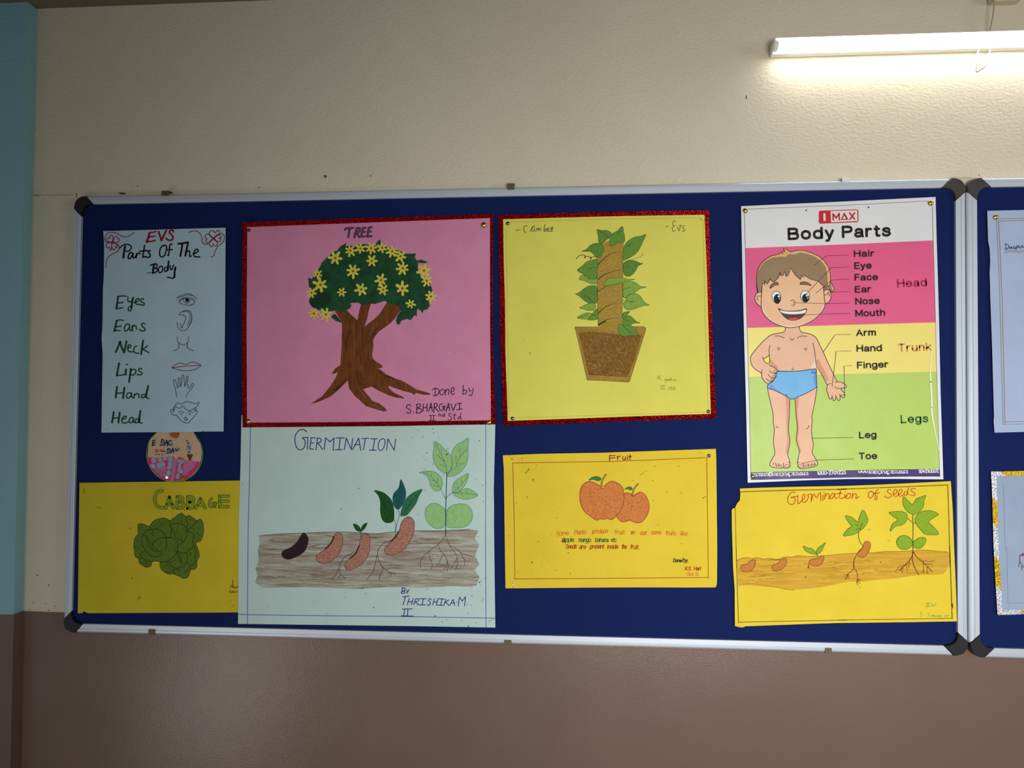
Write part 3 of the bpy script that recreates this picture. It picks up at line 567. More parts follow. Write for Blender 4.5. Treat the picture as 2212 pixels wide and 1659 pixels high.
D.line('1130 370 1100 450 1100 560;620 340 640 440;760 310 690 410 670 440;680 260 700 290;150 720 200 750;130 850 230 930;220 1250 300 1230 370 1300;340 1200 400 1250 400 1290;840 1220 870 1280 830 1330 760 1330;870 1400 950 1320;820 1430 950 1460 1020 1380;1090 1370 1160 1450;1280 1430 1360 1410 1290 1480 1260 1450;1600 600 1560 540;1500 460 1420 430;1640 420 1600 460;1180 560 1210 640 1210 740;1280 520 1240 450;700 730 720 800 690 850;1030 920 1060 980;1400 990 1400 1080 1430 1010;1420 1200 1460 1130;920 1230 1040 1180 1090 1150;1200 230 1220 280 1120 240;1380 210 1400 280', 1.0, k_cl); D.end()
# ================================================================== tree chart with red foil border
def foil_frame(root, out, inn, off, mat, th=0.0006):
    """four foil strips between outer corners and inner corners (TL TR BR BL); each corner list may carry extra edge points"""
    for i in range(4):
        a, b = out[i], inn[i]
        sheet(root, 'foil_strip', a + b[::-1], off + (0.00012 if i % 2 else 0.0), mat, th)
m_rfoil = foil('red_foil', (196, 26, 30))
o_ = 0.0215
R_ = poster('tree_chart', 'pink sheet with a flowering tree painting and a red foil border', 'poster', 797, 922, o_, GS)
PA = sheet(R_, 'paper', [(531, 488), (650, 484.3), (800, 479.4), (950, 474.3), (1060.5, 468.5), (1060.7, 700), (1062.7, 911), (900, 912), (700, 914.5), (531, 916), (531.6, 700)], o_, paper('pink_paper', (214, 136, 168), 5))
foil_frame(R_, [[(521.7, 480.5), (600, 477.2), (700, 474), (800, 470.4), (950, 466.3), (1065.7, 461.7)], [(1065.7, 461.7), (1064.4, 570), (1064, 670), (1065.5, 760), (1069.3, 858), (1070.8, 916.8)],
               [(1070.8, 916.8), (980, 918), (860, 920.2), (700, 921.8), (523.9, 923.3)], [(523.9, 923.3), (523, 843), (522.4, 670), (524.4, 505), (521.7, 480.5)]],
          [[(534, 490.6), (700, 484.3), (880, 477.6), (1058.5, 471)], [(1058.5, 471), (1058.6, 690), (1060.7, 908)], [(1060.7, 908), (880, 910.2), (700, 912.2), (533.3, 913)], [(533.3, 913), (532.4, 700), (534, 490.6)]], o_ + 0.0006, m_rfoil)
k_nt = ink('plum_black_pen', (44, 26, 46)); k_yf = pencil('yellow_poster_paint', (226, 214, 84), (206, 192, 70), 300); k_rc = ink('red_poster_paint', (150, 40, 24))
k_gc = pencil('green_poster_paint', (34, 84, 52), (26, 64, 38), 40); k_gd = pencil('dark_green_paint', (24, 52, 30), (30, 66, 38), 60)
k_tr = pencil('brown_poster_paint', (122, 68, 30), (98, 52, 24), 60, (2.2, 1, 0.5)); k_td = ink('dark_bark_paint', (74, 38, 18)); k_to = ink('ochre_paint', (144, 88, 34))
Z(500, 440, 320)
D = Draw('title_lettering', R_, o_, 0, 'double-lined dark lettering TREE')
tt = '1695 390 1720 370 1815 362;1765 375 1745 500;1870 370 1835 500;1870 365 1915 370 1905 415 1855 430;1870 430 1905 500;1960 370 1935 490;1960 365 2000 360;1945 430 1990 420;1935 490 1990 490;2050 365 2025 490;2050 360 2090 352;2040 425 2080 415;2025 490 2090 485'
D.line(tt, 4.6, k_nt); D.l += 1; D.line(tt, 1.3, ink('grey_plum', (128, 98, 126))); D.end()
T = thing('tree_drawing', None, None, R_.location, None); T.parent = R_; T.matrix_parent_inverse = R_.matrix_world.inverted(); T['label'] = 'painted tree in flower'
bpy.context.view_layer.update()
D = Draw('trunk', T, o_, 0, 'brown painted trunk and roots')
trunk = [(721.3, 668.5), (731.5, 684.5), (738.7, 699), (738.7, 727.9), (737.3, 756.8), (735.1, 788.6), (724, 796), (715.6, 808.9), (725.7, 806), (730, 803), (725.7, 814.7), (714.1, 833.5), (695.3, 856.6), (683, 864), (670.7, 873.3), (678, 871), (688, 868), (714, 856.6), (731.5, 842), (751, 822), (751.5, 823.7), (754.4, 839.7), (765.8, 854.6), (779.6, 867.2), (791, 877.5), (809.3, 883.2), (827.7, 888.4), (836.8, 887.8), (830, 879.8), (819.6, 871.8), (804.8, 866), (794.4, 853.5), (784.1, 840.9), (793.3, 838), (802.5, 835.1), (818.5, 844.3), (841.4, 854.6), (857.4, 859.2), (874.6, 860.9), (867.7, 855.8), (851.7, 848.9), (841.4, 839.7), (838, 832.9), (855.1, 839.2), (872.3, 844.9), (889.5, 848.9), (894.1, 853.5), (898.7, 848.9), (914.7, 852.9), (928.4, 852.9), (929.6, 850), (914.7, 845.4), (898.7, 840.9), (884.9, 831.7), (868.9, 822.5), (851.7, 816.8), (834.5, 808.8), (823.1, 799.6), (816.2, 795.1), (821.9, 795.4), (826.5, 793.9), (824.2, 788.2), (811.6, 780.2), (805.3, 774.4), (803.6, 766.4), (806.5, 748.1), (805.9, 735.5), (809.3, 727.5), (818.5, 716), (829.9, 708), (841.4, 700), (853.8, 687.4), (858, 679), (868.2, 668), (865, 655), (850, 648), (837.9, 650), (820.5, 677), (809, 688.8), (787.2, 705.4), (793, 688.8), (796.6, 670), (801.7, 654), (781.4, 654), (776.3, 670), (772, 691.7), (757.5, 678.7), (748.8, 670), (738.7, 660), (722, 660)]
D.fill(trunk, k_tr, False)
Z(720, 700, 220, 1921)
D.line('690 330 760 170 870 30;540 60 550 300 550 520;450 880 440 1000 510 1140;820 870 950 960 1000 1000;330 120 250 330 240 520;540 760 510 640;650 520 660 700;300 700 330 820;200 1080 120 1180 20 1260;520 920 500 1000 580 1060', 1.9, k_td)
D.line('1010 985 1080 1000 1140 1035;30 1240 120 1170', 2.6, ink('black_paint', (52, 34, 22))).line('380 20 400 380 390 600;530 800 570 860;700 640 690 520;160 200 170 600 150 740;450 1180 560 1320 620 1400;760 1520 880 1600;1360 1110 1380 1230', 1.6, k_to); D.end()
D = Draw('crown', T, o_, 3, 'dark green painted foliage')
Z(500, 440, 320)
D.fill('1145 1105 1200 1125 1250 1040 1330 930 1340 890 1390 840 1435 790 1440 830 1500 720 1580 700 1620 640 1715 585 1700 640 1760 620 1850 640 1935 600 2050 610 2150 640 2165 580 2220 530 2235 590 2190 660 2320 640 2420 680 2560 720 2600 745 2720 745 2760 740 2735 800 2790 880 2780 960 2830 1100 2900 1130 2960 1190 2990 1250 3000 1300 2930 1380 2950 1480 2965 1520 2920 1580 2870 1590 2850 1640 2830 1600 2780 1570 2770 1600 2765 1690 2740 1660 2675 1740 2615 1720 2535 1750 2510 1805 2470 1800 2455 1740 2480 1660 2530 1600 2495 1530 2400 1500 2335 1475 2285 1450 2200 1480 2135 1500 2085 1490 1955 1520 1900 1480 1800 1480 1700 1530 1650 1570 1560 1590 1480 1610 1300 1590 1200 1540 1160 1440 1190 1380 1160 1250 1150 1150', k_gc, False)
D.fill('1160 1440 1250 1350 1380 1320 1480 1400 1450 1500 1300 1560 1200 1530', k_gd); D.fill('1480 1690 1540 1640 1580 1680 1650 1780 1560 1750', k_gc, False); D.fill('2770 850 2830 835 2900 860 2945 870 2880 890 2800 885', k_gc, False)
D.fill('1640 1540 1780 1500 1760 1570 1600 1620', k_gc); CR_ = D.end()
for i, (x, y, r) in enumerate(((1550, 812, 115), (1775, 700, 95), (1925, 668, 90), (2085, 665, 95), (1285, 1048, 85), (1330, 1212, 120), (1195, 1330, 90), (2095, 855, 95), (1815, 1005, 115), (1645, 1322, 75), (1938, 1278, 105), (2250, 660, 85), (2400, 712, 95), (2525, 785, 95), (2558, 965, 105), (2235, 1140, 100), (2265, 1285, 90), (2555, 1265, 115), (2875, 1000, 115), (2915, 1150, 95), (2980, 1385, 95), (2675, 1497, 80), (1232, 1640, 90), (1410, 1655, 105))):
    D = Draw('flower', T, o_, 8 + (i % 3), 'small yellow painted flower with a red centre'); ph = random.uniform(0, 1); rg = []; npet = random.choice((6, 6, 7))
    for k in range(npet):
        a = 2 * math.pi * (k + ph) / npet; rr = r * random.uniform(.85, 1.08)
        for da, f in ((-.5, .42), (-.2, .86), (0, 1.0), (.2, .88)):
            aa = a + da * 2 * math.pi / npet; rg.append((ZX + ZK * (x + rr * f * math.cos(aa)), ZY + ZK * (y + rr * f * math.sin(aa))))
    D.fill(rg, k_yf, True, 2); q = r * .2
    for k in range(3):
        a = ph + k * math.pi / 3; D.line([(ZX + ZK * (x + q * math.cos(a)), ZY + ZK * (y + q * math.sin(a))), (ZX + ZK * (x - q * math.cos(a)), ZY + ZK * (y - q * math.sin(a)))], 1.2, k_rc, False)
    D.end()
Z(780, 670, 320)
D = Draw('signature', R_, o_, 0, 'dark pen signature in three lines')
D.line('1110 1175 1105 1270;1065 1190 1110 1165 1160 1190 1155 1240 1120 1275 1075 1275;1210 1180 1180 1210 1180 1255 1210 1265 1240 1235 1240 1195 1210 1180;1265 1180 1258 1270;1262 1220 1290 1180 1310 1195 1305 1260;1340 1220 1375 1210 1390 1170 1365 1155 1345 1190 1345 1240 1370 1260 1395 1245;1525 1120 1520 1250;1520 1210 1550 1190 1575 1210 1560 1245 1520 1255;1615 1160 1615 1200 1645 1205;1675 1165 1665 1230 1645 1275 1610 1265', 1.8, k_nt)
D.line('740 1430 715 1412 685 1425 680 1455 710 1475 740 1495 735 1530 700 1540 680 1525;785 1525 787 1527;835 1405 828 1535;825 1410 870 1400 890 1430 840 1465;840 1465 890 1475 905 1510 870 1535 825 1535;930 1400 925 1510;985 1395 985 1510;925 1460 985 1450;1010 1510 1045 1390;1045 1390 1065 1510;1020 1460 1060 1450;1095 1395 1085 1530;1095 1395 1135 1400 1130 1440 1090 1455;1100 1455 1160 1515;1220 1395 1180 1410 1165 1460 1190 1500 1225 1480 1230 1440;1210 1440 1260 1435;1245 1440 1245 1500;1270 1510 1305 1390;1305 1390 1325 1500;1280 1460 1320 1450;1340 1400 1375 1500;1375 1500 1420 1395;1440 1395 1500 1390;1470 1395 1470 1480;1425 1490 1515 1475', 2.0, k_nt)
D.line('1015 1575 1110 1570;1045 1575 1040 1645;1085 1575 1080 1640;1010 1648 1115 1645;1160 1550 1160 1585;1160 1565 1180 1550 1195 1585;1240 1560 1215 1565 1215 1585 1240 1580;1245 1535 1245 1590;1350 1550 1320 1540 1310 1570 1340 1590 1350 1620 1325 1645 1300 1630;1400 1540 1390 1620 1410 1630;1370 1570 1420 1565;1490 1590 1455 1595 1450 1625 1490 1615;1495 1530 1485 1590 1500 1635', 1.6, k_nt); D.end()
stains(PA, o_, [lambda D: D.dots('1348 505 1402 630 1330 1005 868 1338', 1.0, ink('pink_stain', (140, 84, 108)))])

# ================================================================== mint germination chart
o_ = 0.0186
R_ = poster('germination_chart', 'pale mint sheet titled Germination with beans sprouting in brown soil', 'poster', 793, 1352, o_, GS)
PA = sheet(R_, 'paper', [(521.6, 897), (700, 894), (1069.9, 889), (1069.8, 919.7), (1068, 1000), (1066.6, 1060), (1067.2, 1092.5), (1067, 1130), (1068.5, 1250), (1070, 1355.7), (900, 1352.6), (700, 1350), (514.2, 1347.7), (514.8, 1274.7), (516, 1130), (519.5, 1005.7)], o_, paper('mint_paper', (190, 214, 206), 4))
stains(PA, o_, [lambda D: D.fill('1 1;2 1;2 2', k_nt, False)]) if False else None
k_bl = ink('blue_pen', (66, 92, 160)); k_vi = ink('violet_blue_pen', (62, 64, 122)); k_bn = ink('dark_brown_pencil', (92, 66, 56)); k_bo = ink('umber_pencil', (72, 44, 38))
D = Draw('ruled_margin', R_, o_, 0, 'thin blue ruled margin'); Z(500, 890, 320); D.line('283 200 270 1000 250 1659', 1.4, k_bl, False)
Z(500, 1130, 320); D.line('250 0 238 1505;105 1362 238 1368 900 1378 1500 1385 2212 1390', 1.4, k_bl, False)
Z(780, 890, 320); D.line('1862 150 1860 1659', 1.2, k_bl, False); Z(780, 1130, 320); D.line('1858 0 1865 1560;277 1390 1000 1402 2003 1420', 1.4, k_bl, False); D.end()
D = Draw('title_lettering', R_, o_, 0, 'violet blue pen lettering GERMINATION'); Z(500, 890, 320)
D.line('1120 295 1080 262 1010 275 955 350 950 450 980 540 1030 565 1085 530 1100 450 1085 410 1060 390;1060 385 1140 380;1140 382 1135 555;1190 385 1170 550;1185 385 1255 388;1180 465 1225 462;1170 550 1225 555;1285 390 1260 565;1280 390 1330 400 1335 440 1280 470;1300 475 1360 560;1405 385 1385 560;1405 385 1470 445;1470 445 1535 390;1530 390 1520 575;1565 388 1685 388;1625 390 1605 560;1550 565 1655 562;1715 390 1685 560;1715 392 1790 560;1790 560 1810 395;1810 560 1900 390;1900 390 1930 570;1840 490 1920 485;1945 398 2050 393;2000 395 1970 565;2080 400 2175 400;2140 400 2110 570;2060 568 2160 570', 2.1, k_vi)
Z(780, 890, 320); D.line('310 400 275 430 255 500 265 560 295 575 335 540 355 460 350 410 310 398;400 400 380 570;400 400 495 575;495 575 518 405', 2.0, k_vi); D.end()
Z(500, 1130, 320)
k_soil = pencil('soil_pencil', (136, 112, 92), (186, 192, 178), 75, (0.16, 1, 2.4), 0, 0.30, 0.72)
D = Draw('soil_drawing', R_, o_, 0, 'brown pencil-shaded soil')
D.fill('410 185 500 172 620 165 1100 148 1600 135 1935 148 2212 158 2400 130 2700 115 3100 115 3560 95 3690 110 3630 220 3700 320 3640 480 3700 620 3630 700 3700 800 3660 930 3560 950 3300 940 2900 965 2300 955 1900 985 1600 975 1100 955 480 965 420 940 350 880 390 780 360 680 405 560 395 420 420 300', k_soil, False)
random.seed(11)
for i in range(190):
    x = random.uniform(430, 3450); y = random.uniform(190, 930); l = random.uniform(60, 320); a = random.uniform(-8, 8)
    D.line('%d %d %d %d %d %d' % (x, y, x + l / 2, y + a + random.uniform(-5, 5), x + l, y + a), random.choice((.6, .8, 1.1)), random.choice((ink('soil_a', (140, 112, 92)), ink('soil_b', (158, 140, 112)), ink('soil_c', (172, 178, 166)), ink('soil_d', (118, 96, 84)))), True, n=2)
D.line('600 168 1100 148 1600 133 1935 145 2150 158 2400 135 2700 115 3100 115 3560 93', 1.1, k_bn)
D.line('560 245 640 255;560 395 660 385;1180 350 1320 320;2020 615 2080 612', 1.6, ink('soil_d', (118, 96, 84))); D.end()
k_be = pencil('bean_pencil', (158, 92, 70), (184, 140, 124), 300, (.5, 1, 1.6), .2)
def bean(data, mat, edge=None):
    D = Draw('bean_drawing', R_, o_, 4); D.fill(data, mat); D.line(data, 1.0, k_bo, closed=True)
    if edge: D.line(edge, 3.0, k_bo)
    D.end()
bean('1075 148 1130 190 1147 260 1110 390 1030 470 900 530 830 538 770 510 750 440 800 400 880 365 970 290 1030 200', pencil('dark_bean', (56, 34, 36), (44, 26, 28), 120))
bean('1580 143 1640 165 1662 230 1650 350 1590 480 1480 570 1370 600 1290 570 1265 500 1310 450 1400 390 1490 290 1530 190', k_be, '1530 200 1490 290 1400 390')
bean('2000 160 2060 200 2068 320 2040 480 1950 600 1830 680 1740 702 1700 670 1700 600 1760 530 1860 440 1910 320 1930 220', k_be, '1905 340 1860 440 1770 530')
k_d1 = pencil('deep_green_felt', (34, 92, 36), (22, 66, 30), 200); k_d2 = pencil('teal_felt', (34, 100, 96), (22, 74, 76), 200); k_d3 = pencil('fir_green_felt', (34, 100, 62), (60, 120, 84), 200); k_st = ink('stem_teal', (66, 122, 112))
D = Draw('sprout_drawing', R_, o_, 3); D.line('1935 210 1932 130', 1.6, ink('deep_green', (26, 84, 40))); D.fill('1930 128 1920 70 1880 25 1815 10 1840 80 1880 120;1932 128 1980 95 2010 50 2030 -5 1970 20 1935 70', k_d1)
D.line('1840 430 1700 500 1630 590 1600 680 1560 770 1500 828;1605 680 1630 760 1695 825;1630 765 1600 820;1400 185 1490 195 1520 215', 1.3, k_bn); D.end()
Z(780, 890, 320)
bean('710 1564 770 1599 795 1659 785 1789 740 1919 650 2039 550 2109 450 2137 370 2114 350 2049 400 1979 490 1899 560 1789 600 1659 640 1599', k_be, '560 1789 500 1879 440 1929')
D = Draw('seedling_drawing', R_, o_, 3); D.line('555 1450 570 1540 540 1659 515 1720 510 1850;485 1600 525 1690 512 1800', 1.2, k_st)
D.fill('195 1170 320 1195 410 1260 470 1350 495 1480 490 1610 450 1650 370 1655 310 1600 285 1480 285 1350 255 1250', k_d1); D.fill('590 1005 640 1090 670 1190 660 1300 610 1400 550 1460 490 1400 470 1300 490 1210 560 1130', k_d2); D.fill('915 1152 870 1250 820 1370 740 1480 680 1545 620 1555 585 1545 610 1420 640 1340 700 1260 800 1190', k_d3)
D.line('250 1220 360 1350 420 1500 440 1620;590 1030 580 1240 550 1440;890 1180 760 1330 620 1530', .9, ink('leaf_vein', (20, 58, 34)))
Z(780, 1130, 320); D.line('440 270 340 300 260 390 240 480 215 590 180 720 90 840;245 490 270 570 325 660 430 740 448 790;325 660 320 720 280 790 272 855;430 740 480 745 510 770', 1.3, k_bn); D.end()
Z(780, 890, 320)
k_l1 = pencil('light_green_pencil', (140, 188, 116), (158, 200, 136), 240, (1, 1, .5), .7)
D = Draw('plant_drawing', R_, o_, 3, 'light green bean plant with roots')
lv = '1105 440 1230 540 1310 610 1350 690 1355 800 1320 880 1280 918 1190 880 1110 790 1075 680 1085 560;1598 395 1595 560 1600 650 1570 780 1500 880 1400 950 1290 955 1350 850 1355 700 1360 590 1430 490 1520 440;875 905 960 885 1060 885 1140 920 1200 990 1215 1080 1190 1150 1140 1185 1080 1160 1035 1090 1010 1000 950 930;1598 918 1590 1010 1540 1110 1450 1190 1370 1195 1370 1100 1420 1020 1500 970;1740 1238 1680 1280 1580 1305 1480 1290 1400 1250 1370 1200 1440 1200 1520 1160 1580 1142 1640 1160;1255 1475 1200 1410 1120 1365 1040 1375 970 1440 955 1530 985 1630 1060 1710 1150 1740 1250 1690;1285 1480 1340 1410 1440 1375 1560 1380 1640 1450 1665 1550 1640 1640 1560 1710 1430 1730 1280 1700'
D.fill(lv, k_l1)
for q in lv.split(';'): D.line(q, .9, k_st, closed=True)
D.line('1280 900 1275 1100 1265 1400 1262 1790', 2, ink('stem_green', (40, 110, 80))).line('1190 1150 1262 1300;1370 1200 1290 1260 1268 1300', 1.2, k_st)
D.line('1110 470 1200 650 1260 790 1280 900;1130 630 1200 700;1200 560 1205 640;1180 780 1260 820;1590 550 1470 680 1420 810 1290 915;1480 540 1470 680;1415 650 1420 780;1540 760 1420 820;930 900 1040 960 1130 1060 1190 1150;1045 920 1045 960;1145 990 1135 1060;1040 1010 1100 1030;1080 1100 1160 1115;1590 960 1500 1080 1400 1180;1430 1060 1450 1150;1500 1010 1500 1080;1720 1235 1600 1220 1400 1210;1560 1180 1600 1220;1480 1190 1520 1250', .9, ink('vein_green', (74, 120, 88)))
Z(780, 1130, 320)
D.line('1262 110 1255 180 1200 270 1150 320 1010 420 920 510 885 590 888 665;1265 130 1275 220 1330 350 1400 440 1435 530 1438 610 1415 690;1155 330 1180 400 1240 470 1285 560 1305 640 1280 715;1015 430 1020 510 1060 610 1050 688;1240 470 1190 520 1170 590 1130 628;1285 560 1275 630 1240 688;1330 345 1420 380 1480 440 1540 540 1600 570 1640 545;1490 440 1560 470 1680 510;1540 550 1548 625;1435 530 1390 600 1340 680;780 275 830 280 855 300', 1.2, k_bn); D.end()
D = Draw('signature', R_, o_, 0, 'violet blue pen signature in three lines')
D.line('620 970 600 1045;610 970 655 975 650 1005 610 1015;615 1015 655 1025 645 1045 600 1048;680 995 690 1020 700 1020;720 990 700 1025 680 1048;620 1100 720 1088;665 1095 625 1222;720 1125 690 1220;780 1125 750 1220;700 1175 770 1172;820 1130 785 1220;820 1130 860 1135 850 1165 805 1180;815 1180 860 1225;880 1130 970 1130;930 1132 910 1222;870 1220 960 1222;1050 1140 1020 1130 1005 1155 1030 1180 1035 1210 1005 1228 985 1215;1095 1130 1070 1225;1145 1130 1125 1225;1080 1180 1140 1178;1150 1130 1245 1135;1210 1135 1185 1225;1140 1225 1225 1228;1265 1140 1235 1230;1310 1145 1250 1190;1265 1180 1310 1230;1325 1230 1375 1140;1375 1140 1400 1230;1345 1195 1395 1190;1430 1182 1432 1183;1470 1105 1450 1240;1470 1105 1510 1165;1510 1165 1560 1100;1560 1100 1545 1235;615 1285 765 1280;650 1290 635 1380;700 1290 690 1380;600 1385 775 1388', 1.9, k_vi); D.end()
def _j(D):
    k = ink('blue_grey_fleck', (96, 108, 140)); D.l = 8
    Z(780, 890, 320); D.dots('845 265 865 290 1075 248 1088 310 768 378 918 372 1158 378 1768 428 1065 458 1293 550 982 610 938 658 962 710 1075 778 950 858 1230 932 1720 995 1972 820 1820 1095 1825 1335 945 1170 860 1533', 1.2, k); D.dots('1280 635 1230 725', 1.8, ink('dark_fleck', (52, 66, 52)))
    Z(780, 1130, 320); D.dots('1795 858 1780 922 1845 825 1770 820 1652 975 1592 1340 1607 1365 990 988 1345 1045 1808 1165 1820 1130 1580 1210 1645 1225 1500 1457 1280 1445 1210 1475 70 1058 20 982 1720 1490', 1.0, k); D.dots('1770 885 1657 1085 190 1262 1105 1388 1605 1540', 1.7, k); D.line('1900 1470 1970 1440', 1.0, ink('soil_b', (158, 140, 112)))
    Z(500, 890, 320); D.dots('165 1085 1895 1140 1640 1448', 1.3, k); Z(500, 1130, 320); D.dots('1692 1112 1420 1350 1716 1515 1955 980 540 1248', 1.2, k)
stains(PA, o_, [_j])
# ================================================================== climber chart
o_ = 0.0186
R_ = poster('climber_chart', 'lemon yellow sheet with a potted climber drawing and a red foil border', 'poster', 1313, 912, o_, GS)
m_ly = paper('lemon_paper', (222, 214, 92), 4)
PA = sheet(R_, 'paper', [(1084, 471.5), (1200, 468.8), (1350, 465.2), (1524, 461), (1529, 578.9), (1533, 704.5), (1538, 897), (1400, 901.5), (1250, 907), (1094, 912.5), (1089, 762), (1088.5, 657), (1085.5, 567.3)], o_, m_ly)
foil_frame(R_, [[(1075.9, 463.9), (1200, 460.2), (1350, 456.8), (1531.2, 453.7)], [(1531.2, 453.7), (1532.7, 502), (1535.6, 613.6), (1540, 733), (1547, 892.5), (1546.4, 903.4)], [(1546.4, 903.4), (1400, 908.6), (1250, 914), (1087.5, 920)], [(1087.5, 920), (1084, 830), (1080.3, 726), (1078.8, 570), (1075.9, 463.9)]],
          [[(1086.8, 473.6), (1200, 470.3), (1350, 466.6), (1521.8, 463.9)], [(1521.8, 463.9), (1526.9, 578.9), (1530.5, 704.5), (1535.6, 894)], [(1535.6, 894), (1400, 898.3), (1250, 903.8), (1096.9, 909.2)], [(1096.9, 909.2), (1091.8, 762), (1091, 657), (1088.2, 567.3), (1086.8, 473.6)]], o_ + 0.0006, m_rfoil)
k_pp = ink('lead_pencil', (112, 112, 62)); k_pf = ink('faint_pencil', (178, 170, 72)); k_pd = ink('dark_lead_pencil', (70, 68, 40)); k_ol = ink('green_outline', (72, 92, 38))
D = Draw('ruled_margin', R_, o_, 0); px(''); D.line([(1093, 480), (1200, 476.5), (1350, 472.5), (1514, 470.5)], .8, k_pf, False); D.line([(1093.5, 490), (1096, 700), (1100, 903)], .8, k_pf, False); D.line([(1518, 472), (1524, 704), (1530, 886)], .8, k_pf, False); D.line([(1110, 903), (1300, 897), (1525, 890)], .8, k_pf, False); D.end()
D = Draw('title_lettering', R_, o_, 0, 'pencilled words Climber and EVS'); Z(1060, 440, 320)
D.line('375 398 445 390;545 330 510 335 495 370 500 410 525 430;585 415 625 360 650 325;620 345 608 400 635 410;655 370 645 405 665 405;675 410 690 368;690 390 715 365 715 405;715 390 740 365 745 405;810 310 795 380 800 415;800 395 830 370 828 405 800 412;845 395 875 375 860 360 845 390 855 415 885 405;905 415 902 355;905 380 925 350 915 412;652 350 656 346', 1.7, k_pp)
Z(1260, 440, 320); D.line('1235 345 1265 338;1380 265 1355 255 1335 290 1345 325 1370 330;1350 330 1330 365 1340 410 1375 400;1400 345 1430 405;1430 405 1450 345 1440 320 1465 330;1515 330 1490 335 1490 365 1515 385 1505 412 1475 405', 1.6, k_pp); D.line('1745 225 1755 240 1762 225', 1.2, k_pp); D.end()
D = Draw('pot_drawing', R_, o_, 0, 'brown pencil-shaded pot'); px('')
k_pot = pencil('pot_pencil', (148, 112, 50), (112, 76, 28), 210, (1, 1, .45), .7); k_rim = pencil('rim_pencil', (176, 140, 60), (152, 114, 48), 240)
pot = [(1241.6, 709), (1243, 706.6), (1268, 706.4), (1292, 706.2), (1345, 705.5), (1391, 705.6), (1395.3, 709), (1394.5, 713.9), (1359.8, 824.5), (1356, 825.4), (1310, 822.6), (1268.7, 820.9), (1255, 762), (1243.7, 713)]
D.fill(pot, k_rim, False); D.fill([(1250, 718), (1280, 716), (1330, 722), (1386, 724), (1375, 765), (1356, 815), (1310, 812), (1272, 810), (1262, 768)], k_pot, False)
D.line(pot, 1.2, k_pp, False, closed=True); D.line([(1243.7, 713), (1268, 713), (1300, 712)], .8, k_pp)
random.seed(5); k_s1 = ink('sienna_pencil', (104, 68, 22)); k_s2 = ink('tan_pencil', (172, 136, 62))
for i in range(120):
    t = random.uniform(0, 1); y = 722 + t * 88; x = random.uniform(1256 + t * 16, 1372 - t * 26); a = random.choice((0.1, 1.0, -1.0)); l = random.uniform(6, 15)
    D.line([(x, y), (x + l * math.cos(a) * .6 + 3, y + l * math.sin(a) * .5 + 1), (x + l * math.cos(a), y + min(l * math.sin(a), 814 - y))], random.choice((.6, .9)), random.choice((k_s1, k_s1, k_s2)), n=2)
D.end()
D = Draw('stem_drawing', R_, o_, 3, 'thick brown banded stem')
D.fill([(1290, 556), (1297, 547), (1303, 537), (1300, 527), (1316, 519), (1348, 522), (1346.5, 535), (1345.5, 600), (1344, 705), (1336, 716), (1294, 712), (1292, 702)], pencil('stem_pencil', (184, 154, 66), (158, 122, 48), 170, (1, 1, 1.8), -.5), False)
D.line([(1290, 556), (1290.5, 620), (1292.4, 702)], 1.3, k_ol); D.line([(1346.5, 535), (1345.3, 600), (1343.5, 699.5)], .9, k_ol)
Z(1230, 600, 200); D.line('690 860 790 750 900 680 1050 620 1160 590;690 330 780 260 880 200 1030 165;700 1120 780 1060 900 1000 1040 965 1160 950', 3.0, ink('moss_pencil', (92, 92, 46)), taper=True); D.line('700 1130 780 1080 860 1040', 3, ink('moss_dark', (74, 78, 44)))
Z(1060, 440, 320); D.line('1595 920 1680 830 1790 750 1920 715;1600 1135 1700 1060 1830 1010 1960 985', 3.4, ink('moss_pencil', (92, 92, 46)), taper=True); D.end()
k_lf = pencil('mid_leaf_pencil', (112, 152, 58), (92, 136, 50), 300, (1, 1, .7), .8); k_lf2 = pencil('deep_leaf_pencil', (84, 128, 54), (104, 146, 60), 300, (1, 1, .7), .8); k_lf3 = pencil('pale_leaf_pencil', (146, 176, 70), (122, 160, 64), 300, (1, 1, .7), .8)
def leaf(data, mat, lay=6, vein=None):
    D = Draw('leaf_drawing', R_, o_, lay); D.fill(data, mat); D.line(data, .9, k_ol, closed=True)
    if vein: D.line(vein, 1.0, k_pd)
    D.end()
Z(1230, 600, 200)
leaf('820 190 860 90 940 20 1100 -10 1280 5 1420 40 1570 35 1430 65 1280 100 1150 140 1000 170', k_lf3)
leaf('150 385 230 360 350 260 480 195 580 190 650 230 655 580 560 605 460 600 340 530 240 440', k_lf2, 6, '340 440 420 435 470 490 520 540 560 605;440 495 465 485 455 505')
leaf('245 720 380 650 480 610 570 605 620 650 630 700 580 770 450 780 330 745', k_lf3, 7); leaf('190 955 300 880 400 840 480 840 540 880 500 960 420 990 320 985', k_lf3, 6, '200 955 330 930 450 870'); leaf('450 1000 540 890 600 790 670 755 680 960 600 1005', k_lf, 7, '450 1000 540 880 510 850;545 890 640 910')
leaf('1285 150 1380 95 1500 90 1600 130 1700 205 1835 222 1700 260 1620 310 1540 380 1420 400 1350 480 1285 440', k_lf3, 6, '1290 290 1360 250 1460 230'); leaf('1290 620 1310 580 1360 550 1365 480 1420 410 1520 385 1620 395 1700 450 1760 540 1840 620 1910 655 1760 670 1620 720 1480 765 1380 760 1310 710', k_lf3, 7, '1265 435 1300 475 1360 485;1270 535 1360 540 1440 565 1560 560')
leaf('1275 860 1330 820 1440 805 1390 880 1310 980 1275 950', k_lf, 6); leaf('1280 1020 1320 960 1390 910 1470 920 1540 990 1620 1055 1690 1080 1560 1085 1460 1120 1340 1140 1280 1100', k_lf, 7, '1270 975 1340 1010 1430 1030')
